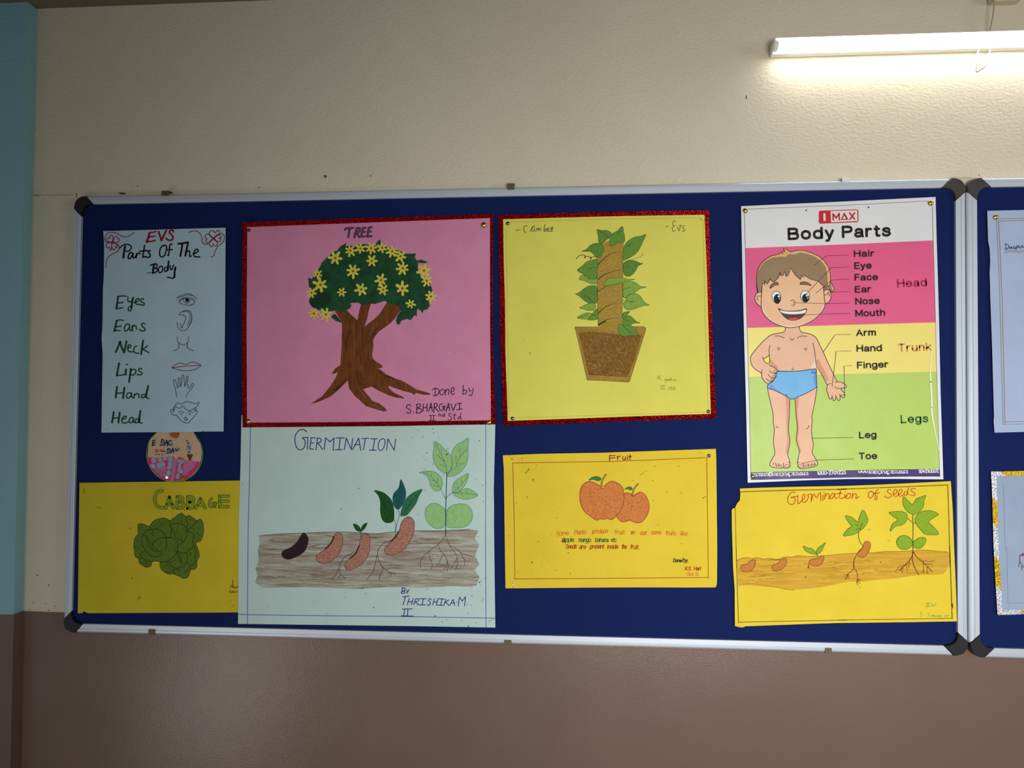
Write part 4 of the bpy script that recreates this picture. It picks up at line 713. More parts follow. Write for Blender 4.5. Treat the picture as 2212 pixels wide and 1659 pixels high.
leaf('1250 1110 1190 1110 1160 1170 1160 1260 1200 1340 1270 1390 1380 1395 1500 1370 1630 1360 1590 1260 1540 1190 1440 1130 1330 1140', k_lf, 9, '1260 1110 1330 1200 1420 1280 1520 1310;1630 1355 1660 1385')
Z(1060, 440, 320)
leaf('1590 385 1650 400 1740 400 1800 440 1800 490 1740 530 1650 605 1615 570 1605 480', k_lf2, 7, '1620 410 1700 450 1760 510'); leaf('1965 340 1985 420 2000 500 1990 570 1890 590 1790 635 1780 520 1820 450 1900 400', k_lf, 8, '1950 380 1880 470'); leaf('1360 712 1430 680 1490 620 1570 590 1650 605 1690 660 1670 740 1630 795 1560 780 1500 720 1430 712', k_lf2, 8)
leaf('1295 995 1370 930 1430 870 1510 845 1590 850 1580 1110 1470 1110 1380 1050', k_lf, 7, '1450 975 1530 955 1585 955'); leaf('1325 1130 1370 1065 1470 1105 1585 1110 1580 1190 1490 1190 1400 1150', k_lf3, 6, '1440 1135 1500 1110 1560 1105')
Z(1260, 440, 320)
leaf('595 840 595 700 620 620 680 550 770 500 860 485 935 460 890 560 840 670 780 750 700 800', k_lf, 7, '640 650 740 580'); leaf('600 940 610 890 680 850 760 850 840 885 890 895 820 930 780 1000 720 1070 650 1085 605 1040', k_lf2, 7, '610 970 680 920')
D = Draw('tendril_drawing', R_, o_, 6); Z(1060, 440, 320); D.line('1275 825 1320 780 1380 762 1410 780 1410 810 1400 800 1420 785 1470 790 1500 810 1495 830 1485 815 1520 795 1590 795', 1.4, k_pd); D.end()
D = Draw('tendril_drawing', R_, o_, 6); Z(1260, 440, 320); D.line('590 900 650 855 760 825 840 800 880 770 888 730', .8, k_pp); D.end()
D = Draw('signature', R_, o_, 0, 'faint pencil signature'); k_fs = ink('faint_sign', (166, 156, 66)); Z(1260, 690, 320)
D.line('1115 850 1110 895;1108 850 1140 845 1150 865 1115 875;1125 875 1155 900;1163 900 1165 901;1215 890 1215 910 1235 905;1245 890 1235 930 1220 935;1265 895 1250 905 1260 915 1270 895 1275 915;1285 905 1300 890 1295 915;1310 870 1305 915;1305 900 1320 895 1325 915;1340 900 1340 915;1355 915 1358 900 1370 900 1372 915;1385 900 1385 915', 1.3, k_fs)
D.line('1150 990 1225 988;1170 990 1168 1040;1205 990 1203 1040;1148 1042 1225 1040;1300 1008 1278 1015 1282 1030 1300 1040 1280 1052;1320 1000 1320 1045 1332 1045;1310 1018 1335 1016;1365 1025 1345 1030 1350 1050 1365 1040;1368 995 1366 1050', 1.3, k_fs); D.end()
def _j(D):
    D.l = 8; Z(1060, 690, 320); D.line('497 303 508 293;578 520 592 500 610 478', 1.4, ink('olive_smudge', (128, 124, 84)), taper=True); D.dots('600 972 1225 65 1250 -180', .9, k_pp)
stains(PA, o_, [_j])

# ================================================================== fruit sheet
R_ = poster('fruit_chart', 'golden yellow sheet titled Fruit with two orange apples', 'poster', 1318, 1269, o_, GS)
PA = sheet(R_, 'paper', cut([(1086, 983.6), (1160, 980.6), (1300, 978), (1400, 974.6), (1546.4, 969.5), (1547.2, 993), (1548.4, 1100), (1549.3, 1192), (1548.8, 1258), (1548, 1264), (1545.7, 1268.7), (1540, 1268.9), (1320, 1269), (1092, 1270.9), (1090.8, 1200), (1089.7, 1120), (1088.2, 1010)], .25), o_, paper('golden_paper', (226, 196, 46), 5))
k_rb = ink('red_brown_pen', (164, 76, 28)); k_rt = ink('maroon_pen', (152, 52, 36)); k_or = ink('orange_pen', (212, 128, 36)); k_tx = ink('green_pen', (72, 112, 30)); k_rd = ink('red_pen', (176, 58, 24))
D = Draw('ruled_margin', R_, o_, 0, 'red brown ruled margin'); px('')
for q in ([(1107.7, 1000.2), (1210, 998.6), (1316, 997), (1420, 993), (1526.7, 988.5)], [(1107.7, 1000), (1110.5, 1120), (1112, 1250.5)], [(1111.4, 1250.6), (1250, 1249.9), (1380, 1248.7), (1530.5, 1247.3)], [(1526.7, 988.3), (1528.6, 1120), (1530, 1249)]): D.line(q, 1.4, k_rb, False)
D.end()
Z(1060, 950, 320)
D = Draw('title_lettering', R_, o_, 0, 'maroon word Fruit'); D.line('1775 235 1775 325;1775 235 1860 238;1775 275 1855 270;1890 245 1895 300;1895 270 1920 245 1935 250;1975 250 1970 285 1990 300 2010 280;2015 250 2012 300;2045 255 2045 300;2045 232 2046 233;2085 225 2080 300;2060 255 2100 250', 2.2, k_rt); D.end()
k_ap = pencil('apple_pencil', (216, 138, 72), (194, 104, 52), 280); k_ao = ink('apple_outline', (160, 72, 34)); k_ad = ink('apple_spot', (140, 62, 34))
k_tn = ink('tan_stem', (172, 140, 76)); k_so = ink('stem_outline', (92, 62, 30)); k_al = pencil('apple_leaf_green', (44, 116, 62), (66, 140, 74), 300)
def apple(data, stem, lf, hol, lay, spots):
    D = Draw('apple_drawing', R_, o_, lay); D.fill(data, k_ap); D.line(data, 1.5, k_ao, closed=True); D.fill(hol, ink('apple_hollow', (226, 182, 90))); D.line(hol, 1.3, k_ao, closed=True)
    D.dots(spots, 1.1, k_ad); D.l += 1
    D.line(stem, 3.6, k_so); D.l += 1; D.line(stem, 2.2, k_tn); D.fill(lf, k_al); D.line(lf, .9, ink('leaf_edge', (24, 74, 40)), closed=True); D.end()
Z(1260, 950, 320)
apple('600 815 650 790 710 810 740 840 790 810 850 780 920 820 965 900 985 1000 960 1110 900 1200 830 1240 760 1230 690 1205 600 1228 540 1200 500 1140 470 1000 520 880', '740 830 745 770 775 710 815 660', '620 738 660 710 710 705 735 735 705 752 660 735', '712 812 740 838 800 802 785 828 740 846', 2, '625 1150 610 1165 810 940 640 1200 870 860 720 1000')
Z(1060, 950, 320)
apple('1460 625 1540 640 1620 680 1640 715 1665 728 1700 715 1720 670 1800 620 1880 640 1960 700 1985 780 1985 900 1955 1020 1900 1110 1810 1192 1740 1175 1690 1190 1630 1180 1580 1200 1500 1150 1400 1070 1345 960 1330 850 1345 730 1390 660', '1650 710 1660 640 1680 580 1720 520', '1465 605 1520 560 1590 548 1640 570 1645 595 1600 615 1540 595', '1620 682 1632 712 1665 728 1702 712 1718 676 1690 690 1650 694', 8, '1480 740 1490 800 1500 850 1490 880 1550 970 1535 1060 1865 1020 1810 1072 1680 1072 1505 1110 1450 1060 1560 1130')
D = Draw('sentence_lettering', R_, o_, 0, 'three lines of small handwriting in orange, green and red'); px('')
for w, x0, y0, x1, y1, k in (('Some', 1202, 1158, 1228, 1154.5, k_or), ('Plants', 1241, 1155, 1265.5, 1153.5, k_or), ('produce', 1280, 1152.4, 1312.7, 1151, k_or), ('fruit', 1327.3, 1154, 1349, 1154, k_or), ('we', 1362.6, 1154, 1371, 1154, k_or), ('eat', 1383, 1155.5, 1396, 1155.5, k_or), ('some', 1406.8, 1154.8, 1427.8, 1154.8, k_or), ('fruits', 1438, 1155.5, 1459.6, 1156, k_or), ('like', 1470, 1156.5, 1484, 1157, k_or),
                         ('pple.', 1222, 1170.5, 1241, 1170.5, k_tx), ('mango.', 1250, 1170.5, 1277, 1170.5, k_tx), ('banana.', 1286, 1170.5, 1315, 1170.5, k_tx), ('etc', 1320, 1170.5, 1331, 1170.5, k_tx),
                         ('Seeds', 1222, 1184.6, 1245, 1184.6, k_rd), ('are', 1251.5, 1185, 1265, 1185, k_rd), ('present', 1274.5, 1185, 1304, 1185, k_rd), ('inside', 1312, 1185, 1335, 1185, k_rd), ('the', 1343, 1185.3, 1353, 1185.3, k_rd), ('fruit.', 1361.5, 1185.3, 1380, 1186, k_rd)):
    D.line([(x0 - 1, y0), (x0 - 1, y0)], .01, k); D.text(w, x0, y0, x1, y1, 9.2, 1.5, k, .12, 2.4, .5)
D.text('a', 1214, 1170.8, 1220, 1170.8, 10, 2, k_blk, .1); D.end()
D = Draw('signature', R_, o_, 0, 'small signature in black, red and orange'); D.text('Done', 1455, 1214, 1472, 1214, 6.5, 1.6, k_blk, .1, 2, .3).text('by.', 1474.5, 1213.5, 1486, 1214.5, 8, 1.6, k_blk, .1, 2).text('K.S.', 1480.5, 1231.8, 1493, 1231.8, 7, 1.6, k_rd, .1, 2.5).text('Hari', 1499.5, 1231.8, 1513.5, 1231.8, 7.5, 1.6, k_rd, .1, 3).text('Std:', 1484, 1243.5, 1497.5, 1243.5, 6.5, 1.2, k_or, .1, 2).text('II', 1502, 1243.5, 1509.5, 1243.5, 6.5, 1.2, k_or, 0, .5); D.end()
def _j(D):
    D.l = 9; k = ink('mould_fleck', (124, 112, 52)); k2 = ink('grey_smudge', (126, 120, 74))
    Z(1060, 950, 320); D.dots('468 283 425 323 293 238 277 570 355 985 385 945 940 1070 990 1168 480 1117 280 1428 910 1408 1100 1450 680 378 775 335 650 625', 1.1, k); D.line('572 435 556 460;540 475 520 497;640 588 622 608', 1.9, k); D.dots('545 857 712 1522', 1.7, k2); D.line('310 265 318 300 335 270', .8, k)
    Z(1060, 1120, 320); D.dots('768 722 607 775 975 775 865 627 790 538 1750 763 1190 822 400 805', 1.0, k); D.dots('1155 512 620 658', 2.0, k2)
    Z(1260, 950, 320); D.dots('1040 613 1425 395 1245 785 1460 792 742 615 870 1235 1050 905 1740 185', 1.1, k); D.line('845 525 875 510 945 460;1065 402 1085 390;1115 1275 1135 1262;1455 1555 1480 1550;1035 910 1055 898', 1.2, k, taper=True); D.line('1790 870 1840 845', 2.4, k2, taper=True)
stains(PA, o_, [_j])
# ================================================================== printed body chart
o_ = 0.0192
R_ = poster('printed_body_chart', 'glossy printed chart of a boy in blue trunks, in pink, yellow and green bands', 'poster', 1827, 1038, o_, GS)
def gloss(name, c, r=0.42):
    if name in MATS: return MATS[name]
    mt = paper(name, c, 3, r, 0.35, 0.25); return mt
PA = sheet(R_, 'paper', [(1600.8, 445.5), (1700, 440.8), (1800, 436.4), (1900, 431.4), (2021, 425.4), (2023.4, 520), (2025.9, 600), (2028.6, 700), (2031.9, 851.9), (2037.8, 1035.4), (1990, 1035.2), (1940, 1034.4), (1830, 1034.7), (1740, 1037.5), (1615.2, 1042.7), (1612, 890), (1607.7, 738), (1604.1, 600)], o_, gloss('coated_white', (226, 226, 224)))
px('')
D = Draw('colour_bands', R_, o_, 0, 'pink, yellow, green and purple printed bands')
D.fill([(1610.3, 536), (1820, 528), (2016, 519.3), (2021, 696.5), (1820, 702), (1613.3, 708.5)], gloss('print_pink', (228, 92, 138)), False)
D.fill([(1613.3, 708.5), (1820, 702), (2021, 696.5), (2023.2, 802.6), (1820, 808), (1617.2, 814)], gloss('print_yellow', (240, 222, 118)), False)
D.fill([(1617.2, 814), (1820, 808), (2023.2, 802.6), (2029.9, 1012.8), (1820, 1016), (1621.8, 1020.3)], gloss('print_green', (182, 208, 100)), False)
D.fill([(1621.8, 1020.3), (1820, 1016), (2029.9, 1012.8), (2031, 1029.5), (1967, 1029.5), (1830, 1031.7), (1622, 1037)], gloss('print_purple', (66, 44, 104)), False)
k_kl = ink('print_black', (38, 26, 30), .45, .3); k_th = ink('print_rule', (92, 84, 104), .5); k_ln = ink('print_line', (74, 44, 44), .5); k_wt = gloss('coated_white', (226, 226, 224))
D.line([(1612, 451.8), (1720, 447.5), (1830, 443.3), (2006, 434)], .9, k_th, False); D.line([(1607.9, 458), (1609, 500), (1610, 536), (1612.5, 660), (1618.7, 870), (1622, 1030)], .9, k_th, False); D.line([(2014, 445), (2016, 519.8), (2021, 696.3), (2023.2, 802.5), (2029.7, 1012)], .9, k_th, False); D.end()
D = Draw('logo', R_, o_, 5, 'red and white logo with four letters in a rounded box'); Z(1740, 340, 200); k_lr = ink('logo_red', (206, 42, 48), .5)
D.fill('320 1295 345 1285 600 1278 612 1560 345 1575 318 1555', k_lr, False); D.line('345 1285 1225 1250 1250 1270 1258 1515 1240 1535 345 1575', 1.8, k_lr, False)
D.fill('425 1340 475 1335 483 1515 432 1520', k_wt, False); D.line('665 1495 660 1350;660 1350 735 1445;735 1445 805 1340;805 1340 812 1490;1055 1325 1175 1475;1175 1325 1062 1482', 3.2, k_lr, False); D.line('925 1345 1002 1478 868 1486', 3.0, k_lr, False, closed=True); D.end()
px('')
D = Draw('title_lettering', R_, o_, 5, 'rounded black lettering Body Parts'); D.text('Body', 1704.6, 516.2, 1799.5, 513, 21.5, 5.6, k_kl, 0, 5.0); D.text('Parts', 1821.6, 511.8, 1922, 508.2, 21.5, 5.6, k_kl, 0, 4.6); D.end()
LAB = (('Hair', 1846.2, 554, 1888, 553, [(1759.3, 572.3), (1785.3, 553), (1832.5, 550.8)]), ('Eye', 1847.3, 580.2, 1881.7, 579, [(1741.9, 634.7), (1795.6, 578.3), (1833.6, 576.7)]), ('Face', 1847.8, 605.3, 1895.3, 604, [(1762.5, 633.6), (1796.7, 604.9), (1834, 602.8)]),
       ('Ear', 1848.4, 631.4, 1881, 630.2, [(1796, 631.5), (1835, 630)]), ('Nose', 1849.4, 656.9, 1899.2, 655.4, [(1713, 653.7), (1781.5, 656), (1835.5, 654.6)]), ('Mouth', 1849.4, 683, 1911, 681, [(1735.9, 680.6), (1774, 678.6), (1836, 676.8)]),
       ('Arm', 1851, 725, 1891, 723.8, [(1779.2, 760.1), (1803.9, 723.2), (1837.5, 722.5)]), ('Hand', 1852, 758.8, 1904, 757.4, [(1797.6, 835.4), (1806.5, 758.9), (1838.7, 758.2)]), ('Finger', 1853.2, 795.2, 1918, 792.8, [(1824.8, 854.4), (1823.5, 790.5), (1839.4, 789.6)]),
       ('Leg', 1857.5, 946, 1892, 945, [(1752.7, 947), (1843.5, 945)]), ('Toe', 1857, 991.6, 1893.6, 990.5, [(1730, 1001.8), (1765.8, 993.7), (1845, 991.7)]))
for w, x0, y0, x1, y1, q in LAB:
    D = Draw('word_label', R_, o_, 30, 'black label word with a leader line'); D.text(w, x0, y0, x1, y1, 12.3, 2.9, k_kl, 0, 4.2); D.line(q, .9, k_ln, False); D.end()
for w, x0, y0, x1, y1, k in (('Head', 1939.8, 619.8, 2001, 617, ink('print_crimson', (168, 46, 86))), ('Trunk', 1941.8, 759, 2011, 756, ink('print_tan', (204, 142, 82))), ('Legs', 1947.3, 912.8, 2003.6, 911, ink('print_forest', (66, 104, 48)))):
    D = Draw('band_word', R_, o_, 8, 'larger coloured band word'); D.text(w, x0, y0, x1, y1, 15, 3.4, k, 0, 4.6); D.end()
k_fw = ink('print_white', (232, 228, 236), .5)
for w, x0, y0, x1, y1 in (('contact@imaxprogram.com', 1625, 1028.3, 1745.3, 1025.8), ('1800-2701235', 1765.5, 1025.2, 1826.6, 1023.8), ('www.imaxprogram.com', 1854.3, 1022.6, 1960.6, 1022.2), ('184210002', 1985, 1021.4, 2027, 1020.6)):
    D = Draw('footer_lettering', R_, o_, 8, 'small white footer lettering'); D.text(w, x0, y0, x1, y1, 7.6, 1.7, k_fw, 0, 2.6); D.end()
# the printed boy
B_ = thing('boy_drawing', None, None, R_.location); B_.parent = R_; B_.matrix_parent_inverse = R_.matrix_world.inverted(); B_['label'] = 'printed smiling boy, hand on hip'
bpy.context.view_layer.update()
k_sk = gloss('print_skin', (232, 182, 146)); k_sf = gloss('print_face', (236, 188, 144)); k_sd = gloss('print_skin_shade', (214, 148, 116)); k_sh = gloss('print_skin_light', (240, 208, 180)); k_ou = ink('print_outline', (66, 38, 34), .5); k_hr = gloss('print_hair', (150, 122, 88)); k_hl = gloss('print_hair_light', (224, 174, 106))
Z(1590, 700, 280)
D = Draw('torso', B_, o_, 3, 'bare torso, arms and hands')
body = '840 40 838 110 790 145 680 165 590 190 500 260 400 360 300 480 250 560 250 640 280 720 340 780 430 840 440 900 470 960 540 1020 570 1010 620 980 640 960 680 910 660 870 700 820 710 800 800 806 960 808 1080 805 1250 775 1363 765 1365 690 1400 760 1460 860 1530 990 1555 1050 1545 1120 1570 1200 1590 1270 1620 1282 1640 1250 1660 1300 1690 1300 1705 1240 1740 1300 1772 1295 1778 1230 1830 1260 1857 1230 1848 1180 1785 1098 1870 1090 1882 1060 1850 1020 1770 985 1725 978 1660 850 1560 640 1490 480 1430 360 1370 240 1290 180 1200 155 1120 140 1085 90 1082 40'
D.fill(body, k_sk, True, 3); D.fill('568 530 520 568 467 600 490 640 525 668 572 655', gloss('print_bright_yellow', (246, 222, 70)), False)
D.line(body, 1.5, k_ou, n=3); D.fill('1365 620 1400 600 1480 740 1560 900 1570 960 1530 960 1440 820 1380 720', k_sd); D.fill('580 580 620 640 700 720 720 790 640 740 590 710', k_sd); D.fill('1270 750 1330 640 1345 540 1360 620 1363 760', k_sh)
D.line('568 530 520 568 467 600 490 640 525 668 572 655 568 530', 1.4, k_ou, n=3)
D.line('665 205 730 205 820 235;1050 235 1110 205 1210 210;920 235 945 270 965 270 985 245;580 365 565 440 570 530;1310 320 1340 450 1355 600 1365 690;570 690 590 715 650 740 700 780;450 560 465 600;950 770 962 780 980 765 975 745', 1.3, k_ou)
D.line(ring(727, 420, 19, 10), 1.1, k_ou, closed=True).line(ring(1187, 428, 18, 10), 1.1, k_ou, closed=True)
D.line('570 795 610 830 660 840 705 820;545 860 590 905 650 925 685 900;515 930 560 970 610 980 640 960;450 780 435 820 440 870;1555 1050 1580 1025 1615 1012;1690 995 1720 985;1685 1065 1720 1095 1785 1098;1790 1210 1855 1212;1640 1215 1634 1260;1700 1215 1708 1250;1760 1195 1790 1240', 1.3, k_ou)
D.line('655 795 675 782 702 800 685 828 658 822', .9, k_ou, closed=True).line('625 890 645 878 672 895 655 918 628 912', .9, k_ou, closed=True).line('590 945 612 935 632 950 615 970 592 965', .9, k_ou, closed=True); D.end()
D = Draw('legs', B_, o_, 4, 'bare legs and feet'); px('')
lg1 = [(1658.4, 832), (1659, 845), (1663.4, 864.6), (1669.7, 892.4), (1670.3, 905.8), (1670.8, 915.6), (1673, 928.6), (1671.6, 942), (1670.8, 956.8), (1674, 978.5), (1670.3, 987.2), (1663.8, 999.1), (1662.7, 1004.5), (1668, 1008.9), (1676.8, 1010.5), (1687.7, 1011), (1693, 1010.5), (1699.6, 1011.6), (1706, 1008.9), (1707.2, 1003.5), (1705, 992.6), (1701.8, 983.9), (1701.8, 978.5), (1705, 964), (1706.6, 952.5), (1703.4, 928.6), (1705, 897), (1706, 870), (1705.2, 856), (1690, 845)]
lg2 = [(1717.2, 856), (1718, 870), (1719.7, 897), (1722.4, 924.3), (1720.2, 950.3), (1726.7, 974.2), (1724.5, 987.2), (1722.9, 1002.4), (1725.6, 1010), (1732, 1012.7), (1739.7, 1011), (1750.6, 1010), (1761.4, 1007.3), (1766.3, 1002.4), (1763.6, 993.7), (1754.4, 978.5), (1756, 968), (1756.5, 956.8), (1752.7, 929.7), (1754.9, 908), (1753.8, 900), (1759.3, 873.3), (1763, 850), (1763.4, 834), (1740, 845)]
for q in (lg1, lg2): D.fill(q, k_sk, True, 3)
D.fill([(1706, 870), (1698, 856), (1699, 890), (1699, 920), (1700.5, 950), (1697, 975), (1701.8, 978), (1706, 952), (1703, 928), (1704.6, 897)], k_sd); D.fill([(1718, 868), (1726, 856), (1723, 890), (1726, 925), (1724, 950), (1731, 975), (1727, 976), (1720.6, 950), (1722.6, 924), (1720, 897)], k_sd)
for q in (lg1, lg2): D.line(q, 1.4, k_ou, n=3)
Z(1590, 870, 240); D.line('740 1195 745 1240;790 1200 795 1250;850 1205 860 1260;945 1200 945 1290;1345 1205 1350 1290;1435 1215 1440 1270;1505 1205 1520 1260;1560 1190 1580 1240;795 470 820 490 845 495;1455 460 1430 500 1395 520;1050 1185 1070 1200;1230 1190 1250 1195', 1.4, k_ou)
for q in ('975 1280 970 1255 1000 1232 1050 1235 1052 1268 1010 1285', '1240 1260 1260 1235 1320 1240 1325 1275 1290 1290 1250 1280', '800 1250 818 1238 838 1250 820 1268', '870 1250 895 1238 912 1255 890 1275', '1375 1250 1400 1238 1420 1255 1395 1272', '1450 1245 1475 1232 1500 1245 1475 1268', '1535 1235 1555 1222 1570 1235 1552 1252'): D.line(q, .9, k_ou, closed=True)
D.end()
D = Draw('trunks', B_, o_, 8, 'blue swimming trunks'); Z(1590, 700, 280)
tr = '710 808 800 808 960 808 1100 800 1250 778 1365 768 1370 850 1375 950 1380 1060 1365 1085 1200 1180 1060 1240 1010 1272 960 1280 910 1270 850 1230 740 1170 630 1120 545 1100 537 1060 560 1020 620 985 660 930 690 880 690 840'
D.fill(tr, gloss('print_blue', (110, 178, 226)), False); D.fill('560 1050 600 1020 640 1060 720 1130 790 1190 700 1150 560 1095', gloss('print_blue_shade', (104, 142, 210)), False); D.fill('1280 790 1365 775 1367 830 1290 828', gloss('print_blue_shade', (104, 142, 210)), False); D.fill('1320 900 1367 850 1376 1050 1350 1060', gloss('print_blue_shade', (104, 142, 210)))
D.line(tr, 1.5, ink('print_navy', (38, 44, 84), .5), closed=True, n=3); D.line('1285 832 1365 836;870 1225 850 1200', 1.6, ink('print_navy', (38, 44, 84), .5)); D.end()
D = Draw('head', B_, o_, 10, 'smiling face with ears'); Z(1590, 530, 240)
for q in ('505 945 450 935 400 970 375 1040 390 1120 440 1180 505 1205', '1740 930 1780 890 1840 885 1885 940 1890 1030 1860 1110 1800 1150 1755 1160'): D.fill(q, k_sf); D.line(q, 1.5, k_ou, closed=True)
face = '520 780 510 950 500 1100 505 1240 540 1350 640 1470 780 1560 960 1625 1100 1640 1300 1600 1500 1510 1640 1400 1730 1290 1770 1190 1760 1060 1740 830 1640 640 1400 500 1100 420 900 500 700 600'
D.fill(face, k_sf, True, 3); D.fill('520 1180 600 1380 760 1510 960 1590 1160 1600 1400 1540 1620 1400 1755 1200 1755 1240 1690 1350 1550 1470 1380 1560 1160 1625 960 1612 790 1550 640 1450 540 1330', k_sh)
D.line('520 780 510 950 500 1100 505 1240 540 1350 640 1470 780 1560 960 1625 1100 1640 1300 1600 1500 1510 1640 1400 1730 1290 1770 1190 1760 1060 1740 830', 1.5, k_ou)
D.line('420 1040 430 1005 470 1010 505 1000;420 1040 425 1080 440 1095;1770 980 1800 985 1850 930;1830 950 1850 960 1858 1010;1085 1110 1110 1090 1150 1095 1172 1130 1165 1180 1130 1195 1105 1185', 1.3, k_ou)
k_ew = ink('print_eye_white', (236, 238, 240), .4); k_eb = ink('print_eye_black', (22, 22, 24), .4)
for w, b, g1, g2 in (('800 915 850 925 890 1000 885 1090 850 1150 800 1155 750 1110 720 1040 715 980 750 930', '820 970 870 990 885 1060 860 1140 800 1155 755 1100 755 1030 785 985', (850, 1015), (862, 1062)), ('1380 905 1430 915 1465 990 1455 1070 1410 1125 1360 1130 1310 1090 1285 1020 1300 950 1340 910', '1390 965 1440 990 1450 1060 1420 1120 1370 1130 1325 1090 1315 1030 1340 985', (1412, 1000), (1425, 1050))):
    D.fill(w, k_ew); D.line(w, 1.2, k_ou, closed=True); D.fill(b, k_eb); D.fill(ring(g1[0], g1[1], 22, 10), k_ew, False); D.fill(ring(g2[0], g2[1], 12, 8), k_ew, False)
D.fill('845 1260 950 1300 1100 1310 1280 1295 1400 1262 1375 1360 1300 1440 1200 1485 1100 1490 1000 1450 920 1370', gloss('print_mouth', (92, 38, 44))); D.fill('868 1288 960 1310 1100 1320 1280 1310 1385 1280 1370 1345 1250 1365 1100 1372 960 1355 890 1325', k_ew); D.fill('1045 1470 1080 1445 1130 1450 1160 1440 1220 1445 1240 1465 1170 1490 1100 1490', gloss('print_tongue', (214, 82, 72)))
D.line('845 1260 950 1300 1100 1310 1280 1295 1400 1262 1375 1360 1300 1440 1200 1485 1100 1490 1000 1450 920 1370', 1.3, k_ou, closed=True)
for q in ('675 850 690 800 760 745 820 735 845 765 830 790 760 800 700 850', '1275 765 1300 735 1370 725 1450 755 1495 800 1420 785 1340 780 1290 780'): D.fill(q, gloss('print_brow', (122, 104, 82))); D.line(q, 1.2, k_ou, closed=True)
D.end()
D = Draw('hair', B_, o_, 22, 'short brown hair')
D.fill('1745 830 1760 900 1800 870 1860 880 1905 930 1945 900 1940 840 1880 720 1800 740', k_hr, False); D.fill('1885 730 1940 840 1945 895 1915 890 1895 800', k_hl)
hair = '430 935 410 780 415 600 430 490 480 390 570 290 700 210 860 175 890 145 930 165 920 115 970 135 945 60 1010 85 1090 132 1200 100 1320 95 1480 140 1640 210 1760 310 1840 430 1875 560 1880 720 1860 800 1760 830 1640 715 1480 670 1350 590 1345 640 1310 600 1285 680 1180 590 1090 450 1040 600 1000 620 970 520 940 600 890 600 880 540 840 650 750 735 700 700 685 660 620 775 590 740 575 700 565 790 520 750 520 830 505 920'
D.fill(hair, k_hl, False); D.fill('430 930 415 780 425 600 445 500 500 400 590 310 720 245 860 225 1000 228 1030 185 1070 172 1150 185 1280 142 1420 168 1560 222 1700 322 1780 430 1818 560 1822 700 1830 790 1760 830 1640 715 1480 670 1350 590 1345 640 1310 600 1285 680 1180 590 1090 450 1040 600 1000 620 970 520 940 600 890 600 880 540 840 650 750 735 700 700 685 660 620 775 590 740 575 700 565 790 520 750 520 830 505 920', k_hr, False)
D.line(hair, 1.3, k_ou, False, closed=True); D.line('1880 720 1940 840 1945 900 1905 930 1860 880;1745 830 1750 930', 1.3, k_ou); D.end()
D = Draw('crease_glare', R_, o_, 26, 'painted glare along the crease down the right side'); k_gl = ink('glare_white', (242, 244, 214), .3, .6)  # reflection along the laminate's crease, painted as pale strokes
Z(1810, 700, 240); D.line('1850 1150 1838 900 1870 560 1900 200', 3.4, k_gl, taper=True).line('1850 1150 1862 1400 1870 1659', 3.6, k_gl); Z(1810, 870, 240); D.line('1864 100 1885 300 1940 600 2022 965', 4.2, k_gl, taper=True).line('1840 240 1870 215', 1.2, k_gl, taper=True); D.end()
def _j(D):
    D.l = 3; px(''); D.dots([(1741.5, 454.3), (1876.5, 448)], 2.2, ink('pin_hole', (66, 64, 84))); D.dots([(1855.5, 449.5)], 1.2, ink('pin_stain', (160, 150, 140)))
stains(PA, o_, [_j])
# ================================================================== germination of seeds sheet
o_ = 0.0190
R_ = poster('seeds_chart', 'torn-edged yellow sheet titled Germination of seeds, below the printed body chart', 'poster', 1828, 1350, o_, GS)
PA = sheet(R_, 'paper', cut([(1598.2, 1055.3), (1687, 1052.3), (1830, 1049.4), (1940, 1045), (2053.9, 1039.4), (2058, 1100.5), (2061, 1180), (2064.5, 1260), (2067.4, 1342.2), (1962.8, 1344), (1810, 1345.7), (1700, 1349.5), (1610, 1352.8), (1607.5, 1354.6), (1602.9, 1355.4), (1596, 1354.6), (1587.6, 1352.2), (1587.2, 1310), (1587, 1274), (1583.5, 1225), (1582.3, 1180), (1581, 1140), (1580.6, 1101.7), (1583, 1098.6), (1587.6, 1097), (1592.3, 1087.6), (1598.2, 1080.5), (1599.4, 1065.3)], .3, 40), o_, paper('sunflower_paper', (228, 200, 52), 5))
k_ob = pencil('olive_border_pencil', (142, 128, 48), (112, 98, 36), 60); k_tt = ink('rust_pen', (190, 84, 30)); k_gb = ink('soil_edge_pencil', (158, 102, 34))
D = Draw('ruled_margin', R_, o_, 0, 'smudged olive pencil border'); Z(1570, 1030, 260); D.line('260 275 1200 245 2200 228', 2.2, k_ob, False).line('155 570 180 1659', 1.5, k_ob, False); Z(1810, 1030, 260); D.line('0 232 150 225 2025 150;2018 150 2035 600 2062 1659', 2.2, k_ob, False)
Z(1810, 1180, 260); D.line('2055 0 2080 700 2100 1330', 2.4, k_ob, False).line('2100 1325 1200 1338 0 1358', 1.6, k_ob, False).line('2098 1060 2105 1130', 3.2, ink('dark_smear', (52, 48, 24))); Z(1570, 1180, 260); D.line('2212 1355 1800 1365 220 1395;170 0 215 1412', 1.4, ink('dark_border', (98, 86, 32)), False); D.end()
D = Draw('title_lettering', R_, o_, 0, 'rust coloured handwriting Germination of seeds'); Z(1570, 1030, 260)
